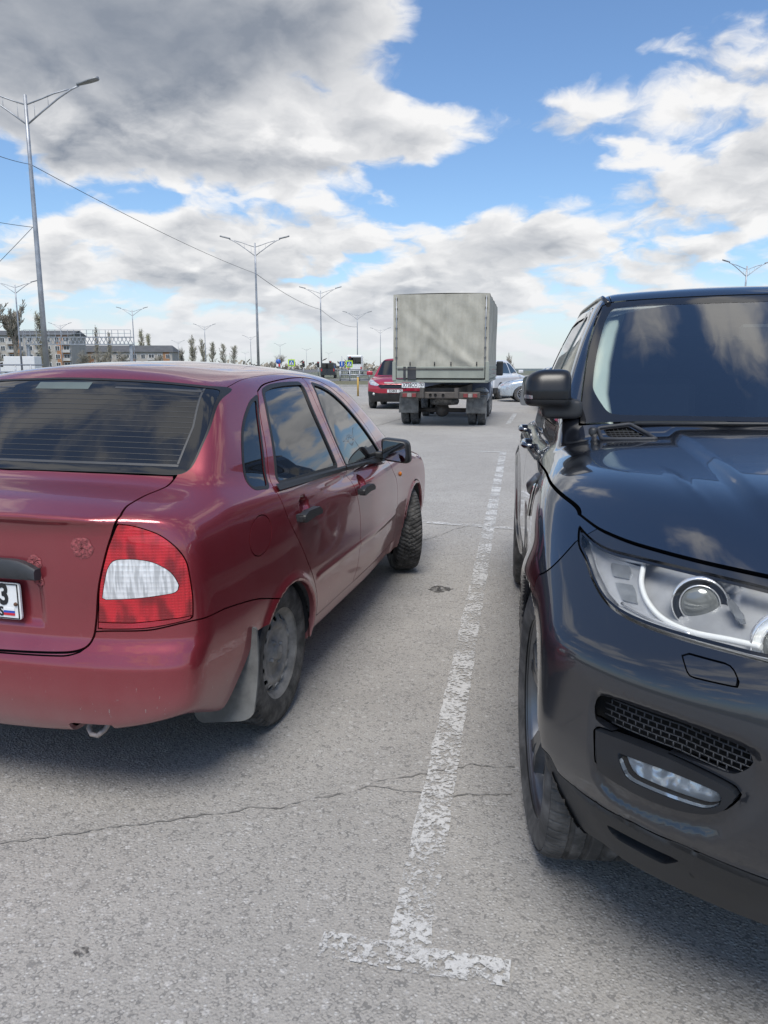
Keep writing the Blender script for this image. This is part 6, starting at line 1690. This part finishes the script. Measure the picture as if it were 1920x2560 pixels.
# signs
MT['sign_blue'] = plain('blue sign face', (.02, .10, .42), .4, var=.05); MT['sign_lime'] = plain('fluorescent sign border', (.50, .72, .02), .4, var=.05)
MT['sign_white'] = plain('white sign face', (.75, .75, .75), .4, var=.03); MT['sign_red'] = plain('red sign face', (.55, .03, .03), .4, var=.05); MT['yellow'] = plain('yellow post paint', (.45, .28, .06), .5, var=.1)
def sign_pole(px, Y, h, label, name='road_sign'):
    root = empty(name, (px2x(px, Y), Y, 0), 0, label=label, cat='road sign'); MB().tube([(0, 0, 0), (0, 0, h)], .05, 8).build('pole', MT['galv'], root); return root
def crossing_sign(px, py, Y, label):
    z = py2z(py, Y); r = sign_pole(px, Y, z+.5, label); k = .9*16/ (CF*.9/Y) if False else (8.3/CF*Y)
    p = MB().box((0, -.08, z), (2*k, .03, 2*k)).build('border', MT['sign_lime'], r)
    q = k*.70
    MB().box((0, -.10, z), (2*q, .03, 2*q)).build('blue_face', MT['sign_blue'], r)
    MB().prism([(0, z+q*.85), (-q*.9, z-q*.75), (q*.9, z-q*.75)], -.13, -.119).build('white_triangle', MT['sign_white'], r)
    f = MB(); f.box((0, -.135, z+q*.28), (q*.2, .008, q*.2)); f.bar((0, -.135, z+q*.2), (0, -.135, z-q*.2), q*.14); f.bar((0, -.135, z-q*.2), (-q*.3, -.135, z-q*.68), q*.12); f.bar((0, -.135, z-q*.2), (q*.3, -.135, z-q*.68), q*.12); f.bar((-q*.25, -.135, z-q*.1), (q*.25, -.135, z+q*.1), q*.10)
    f.build('walking_figure', MT['black_ink'], r)
crossing_sign(734, 907, 100, 'lime bordered crossing sign above the sedan roof'); crossing_sign(875, 910, 100, 'lime bordered crossing sign in front of the white bus')
r_ = sign_pole(857, 98, 2.6, 'blue square road sign left of the crossing sign by the bus'); z = py2z(910, 98); MB().box((0, -.08, z), (.56, .03, .66)).build('blue_face', MT['sign_blue'], r_)
f = MB(); f.bar((0, -.105, z-.2), (0, -.105, z+.15), .10); f.box((0, -.105, z+.22), (.14, .02, .10)); f.build('white_mark', MT['sign_white'], r_)
r_ = sign_pole(702, 90, 2.6, 'round blue sign with a white arrow above a red and white board'); z = py2z(904, 90)
MB().lathe([(.001, -.10), (.27, -.10), (.28, -.07), (.001, -.07)], 24, 'y', (0, 0, z)).build('blue_disc', MT['sign_blue'], r_); MB().bar((-.15, -.12, z+.14), (.15, -.12, z-.14), .08, .01).build('white_arrow', MT['sign_white'], r_)
bd = MB().box((0, -.08, py2z(913, 90)), (.5, .03, .32)).build('board', MT['sign_white'], r_); MB().box((.1, -.10, py2z(913, 90)), (.2, .02, .30)).build('red_stripe', MT['sign_red'], bd)
for px, py, Y, lb in ((763, 910, 110, 'traffic signal left of the third street lamp'), (799, 911, 112, 'traffic signal right beside the third street lamp'), (829, 909, 115, 'traffic signal right of the third street lamp'), (877, 898, 118, 'traffic signal above the crossing sign by the bus')):
    r_ = empty('traffic_signal', (px2x(px, Y), Y, 0), 0, label=lb, cat='traffic light', group='traffic signals at the far junction'); z = py2z(py, Y)
    MB().tube([(0, 0, 0), (0, 0, z-.4)], .06, 8).build('pole', MT['galv'], r_); MB().box((0, 0, z), (.34, .22, .80), bevel=.03).build('housing', MT['black_plastic'], r_)
    for k, c in enumerate(('red_ink', 'yellow', 'sign_lime')): MB().lathe([(.09, -.12), (.09, -.13), (.001, -.135)], 12, 'y', (0, 0, z+.25-.25*k)).build('lens', MT['lens_red'] if k == 0 else MT['grey_plastic'], r_)
yb = empty('yellow_post', (px2x(896, 37), 37, 0), 0, label='slim yellow post at the lot edge left of the crimson crossover', cat='post')
MB().tube([(0, 0, 0), (0, 0, .92)], .045, 12).build('shaft', MT['yellow'], yb); MB().lathe([(.052, .90), (.052, .94), (.001, .96)], 12, 'z').build('cap', MT['galv'], yb)
# retail shed standing behind the navy car
def shed():
    root = empty('retail_building', (71, 92, 0), R(-4), label='red and grey retail building behind the navy car roof', cat='building')
    MB().box((0, 18, 4.0), (56, 36, 8.0)).build('wall', plain('grey cladding', (.30, .31, .33), .6, var=.08, scale=.3), root)
    MB().box((-6, -.1, 5.9), (30, .3, 3.6)).build('red_fascia', plain('red cladding', (.42, .03, .035), .5, var=.06, scale=.3), root)
    MB().box((-6, -.3, 6.1), (12, .2, 1.6)).build('sign_board', MT['sign_white'], root)
    for k in range(8): MB().box((-16+3*k, -.1, 1.6), (2.6, .2, 2.8)).build('shop_window', MT['tint'], root)
    MB().box((-26.0, 4, 8.35), (3.2, 3, .9)).build('roof_unit', MT['galv'], root)
shed()

# trees
MT['bark'] = plain('grey brown bark', (.24, .21, .18), .95, var=.3, scale=4)
MT['twig'] = plain('bare twigs', (.36, .33, .28), .95, var=.25, scale=3)
MT['bud'] = plain('first pale leaves', (.42, .41, .27), .9, var=.35, scale=1.5)
MT['scrub'] = plain('bare brown scrub', (.30, .265, .21), .95, var=.35, scale=1.2)
def grow(seed, h, kind):
    """branch polylines [(pts, r0, r1, level)] and twig tips of one tree"""
    r = random.Random(seed); out = []; tips = []
    def br(p, d, L, rad, lev):
        pts = [p]; n_ = 4; q = p; dd = d
        for i in range(n_):
            dd = (dd+Vector((r.uniform(-1, 1), r.uniform(-1, 1), r.uniform(-1, 1)))*(.13 if lev else .05)+Vector((0, 0, .06))).normalized(); q = q+dd*L/n_; pts.append(q)
        out.append((pts, rad, rad*.5, lev))
        if lev >= 2: tips.extend(pts[1:])
        if lev >= (3 if kind == 'poplar' else 4): return
        nb_ = {'spread': (11, 6, 5, 4), 'poplar': (46, 5, 4, 0), 'shrub': (14, 6, 5, 4)}[kind][lev]
        for k in range(nb_):
            t = r.uniform({'spread': .28, 'poplar': .08, 'shrub': .04}[kind] if lev == 0 else .3, 1.0) if (k or kind == 'poplar') else 1.0
            i = min(n_-1, int(t*n_)); base = pts[i].lerp(pts[i+1], t*n_-i)
            a = r.uniform(0, 2*math.pi); sp = {'spread': .80, 'poplar': .42, 'shrub': .85}[kind]*r.uniform(.5, 1.2)
            side = Vector((math.cos(a), math.sin(a), 0)); nd = (dd*math.cos(sp)+side*math.sin(sp)).normalized()
            f = r.uniform(.45, .70) if kind != 'poplar' else (r.uniform(.16, .24)*(1.15-.75*abs(t-.35)) if lev == 0 else r.uniform(.4, .6))
            br(base, nd, L*f, rad*(.45 if kind != 'poplar' or lev else .22), lev+1)
    br(Vector((0, 0, 0)), Vector((0, 0, 1)), h*{'spread': .5, 'poplar': .95, 'shrub': .35}[kind], h*.020, 0)
    return out, tips, r
def tree(name, loc, h, kind, seed, label, leaf=0.0, leaf_mat='bud', group=None, width=1.0, thick=1.0):
    br_, tips, r = grow(seed, h, kind); root = empty(name, loc, 0, label=label, cat='tree', group=group)
    zmax = max(p.z for b in br_ for p in b[0]); k = h/zmax
    sc = lambda p: Vector((p.x*k*width, p.y*k*width, p.z*k))
    tr_ = MB(); cr_ = MB()
    for pts, r0, r1, lev in br_:
        n_ = 7 if lev == 0 else 3; P = [sc(p) for p in pts]; rr = [max((r0+(r1-r0)*i/4)*k*thick, h*.0022*thick) for i in range(5)]
        (tr_ if lev < 2 else cr_).tube(P if lev < 3 else [P[0], P[2], P[4]], rr if lev < 3 else [rr[0], rr[2], rr[4]], n_, False)
    tr_.build('trunk', MT['bark'], root, fix=False)
    crn = cr_.build('crown', MT['twig'], root, fix=False)
    if leaf:
        lf = MB(); tot = int(len(tips)*leaf*.12)
        for i in range(tot):
            p = sc(tips[r.randrange(len(tips))])+Vector((r.gauss(0, 1), r.gauss(0, 1), r.gauss(0, 1)))*h*.022; s = h*r.uniform(.004, .008)
            a, b = Vector((r.uniform(-1, 1), r.uniform(-1, 1), r.uniform(-1, 1))).normalized()*s, Vector((r.uniform(-1, 1), r.uniform(-1, 1), r.uniform(-1, 1))).normalized()*s
            lf.add([p-a, p+b, p+a, p-b], [[0, 1, 2, 3]])
        tag(lf.build('leaves', MT[leaf_mat], crn, fix=False), kind='stuff')
    return root
def tree_at(px0, px1, ytop, Y, kind, seed, label, leaf=0.0, name='bare_tree', group=None, thick=1.0, zb=None):
    xc = px2x((px0+px1)/2, Y); zt = py2z(ytop, Y); zb = gz(Y) if zb is None else zb; h = zt-zb
    w_ = (px1-px0)/CF*Y; nat = {'spread': .85, 'poplar': .30, 'shrub': 1.1}[kind]*h
    return tree(name, (xc, Y, zb), h, kind, seed, label, leaf, group=group, width=w_/nat, thick=thick)
tree_at(-55, 55, 748, 235, 'spread', 11, 'tall bare tree at the left edge behind the flats', 0, thick=2.2)
tree_at(28, 98, 748, 240, 'spread', 12, 'tall bare spreading tree just left of the nearest lamp post', .3, thick=2.2)
tree_at(108, 146, 776, 240, 'poplar', 13, 'thin leafing tree right of the nearest lamp post', 3.0, 'poplar_tree', 'poplars')
tree_at(252, 268, 812, 170, 'poplar', 14, 'slim bare poplar behind the gantry railing, left one', .8, 'poplar_tree', 'poplars')
tree_at(282, 298, 826, 170, 'poplar', 15, 'slim bare poplar behind the gantry railing, right one', .8, 'poplar_tree', 'poplars')
tree_at(362, 382, 822, 310, 'poplar', 16, 'leafing poplar above the long low roof', 4.0, 'poplar_tree', 'poplars')
tree_at(380, 394, 832, 310, 'poplar', 17, 'shorter poplar right of the one above the long low roof', 4.0, 'poplar_tree', 'poplars')
for i, (a, b, y, lb) in enumerate(((478, 506, 836, 'tallest leftmost poplar of the group behind the sedan roof'), (508, 532, 846, 'second poplar of the group behind the sedan roof'), (530, 556, 853, 'third poplar of the group behind the sedan roof'), (556, 578, 857, 'fourth poplar of the group behind the sedan roof'), (580, 604, 862, 'rightmost poplar of the group behind the sedan roof'))):
    tree_at(a, b, y, 220, 'poplar', 30+i, lb, 4.0, 'poplar_tree', 'poplars', 1.0)
tree_at(448, 482, 866, 220, 'shrub', 41, 'rounded bare shrub right of the long low block', 1.0, 'bare_shrub', 'bare shrubs')
tree_at(676, 730, 885, 160, 'shrub', 42, 'bare bush around the round blue sign', .5, 'bare_shrub', 'bare shrubs')
tree_at(1255, 1285, 880, 60, 'shrub', 43, 'small bare tree behind the white estate', 0.0, 'bare_shrub', 'bare shrubs')
for i, (a, b, y, Y, lb) in enumerate(((-20, 50, 868, 200, 'brown shrub left of the box truck'), (44, 100, 862, 205, 'brown shrub above the box truck'), (108, 160, 858, 210, 'brown shrub left of the orange brick strip'), (200, 250, 874, 215, 'brown shrub before the long low block, left end'), (245, 300, 872, 215, 'brown shrub before the long low block, middle'), (296, 345, 876, 215, 'brown shrub before the long low block, by the gantry post'), (385, 430, 885, 215, 'brown shrub before the long low block, right end'))):
    tree_at(a, b, y, Y, 'shrub', 50+i, lb, 1.6, 'bare_shrub', 'bare shrubs', 1.3)
# far hedge line and woods
wd_ = MB(); rl = random.Random(5)
for i in range(1500):
    X_ = rl.uniform(-210, 40); Y = 330+rl.uniform(-20, 40); zb = gz(Y); hh = rl.uniform(3, 7.5)+ (2 if X_ < -120 else 0); w_ = rl.uniform(1.2, 3.0)
    for k in range(4):
        cx, cz_ = X_+rl.uniform(-w_, w_), zb+hh*rl.uniform(.2, 1.0); s = rl.uniform(.5, 1.3)
        a, b = Vector((rl.uniform(-1, 1), rl.uniform(-.6, .6), rl.uniform(-1, 1)))*s, Vector((rl.uniform(-1, 1), rl.uniform(-.6, .6), rl.uniform(-1, 1)))*s
        c = Vector((cx, Y+rl.uniform(-2, 2), cz_)); wd_.add([c-a, c+b, c+a, c-b], [[0, 1, 2, 3]])
tag(wd_.build('distant_thicket', MT['scrub'], fix=False), 'brown leafless thicket along the far side of the road', 'thicket', kind='stuff')
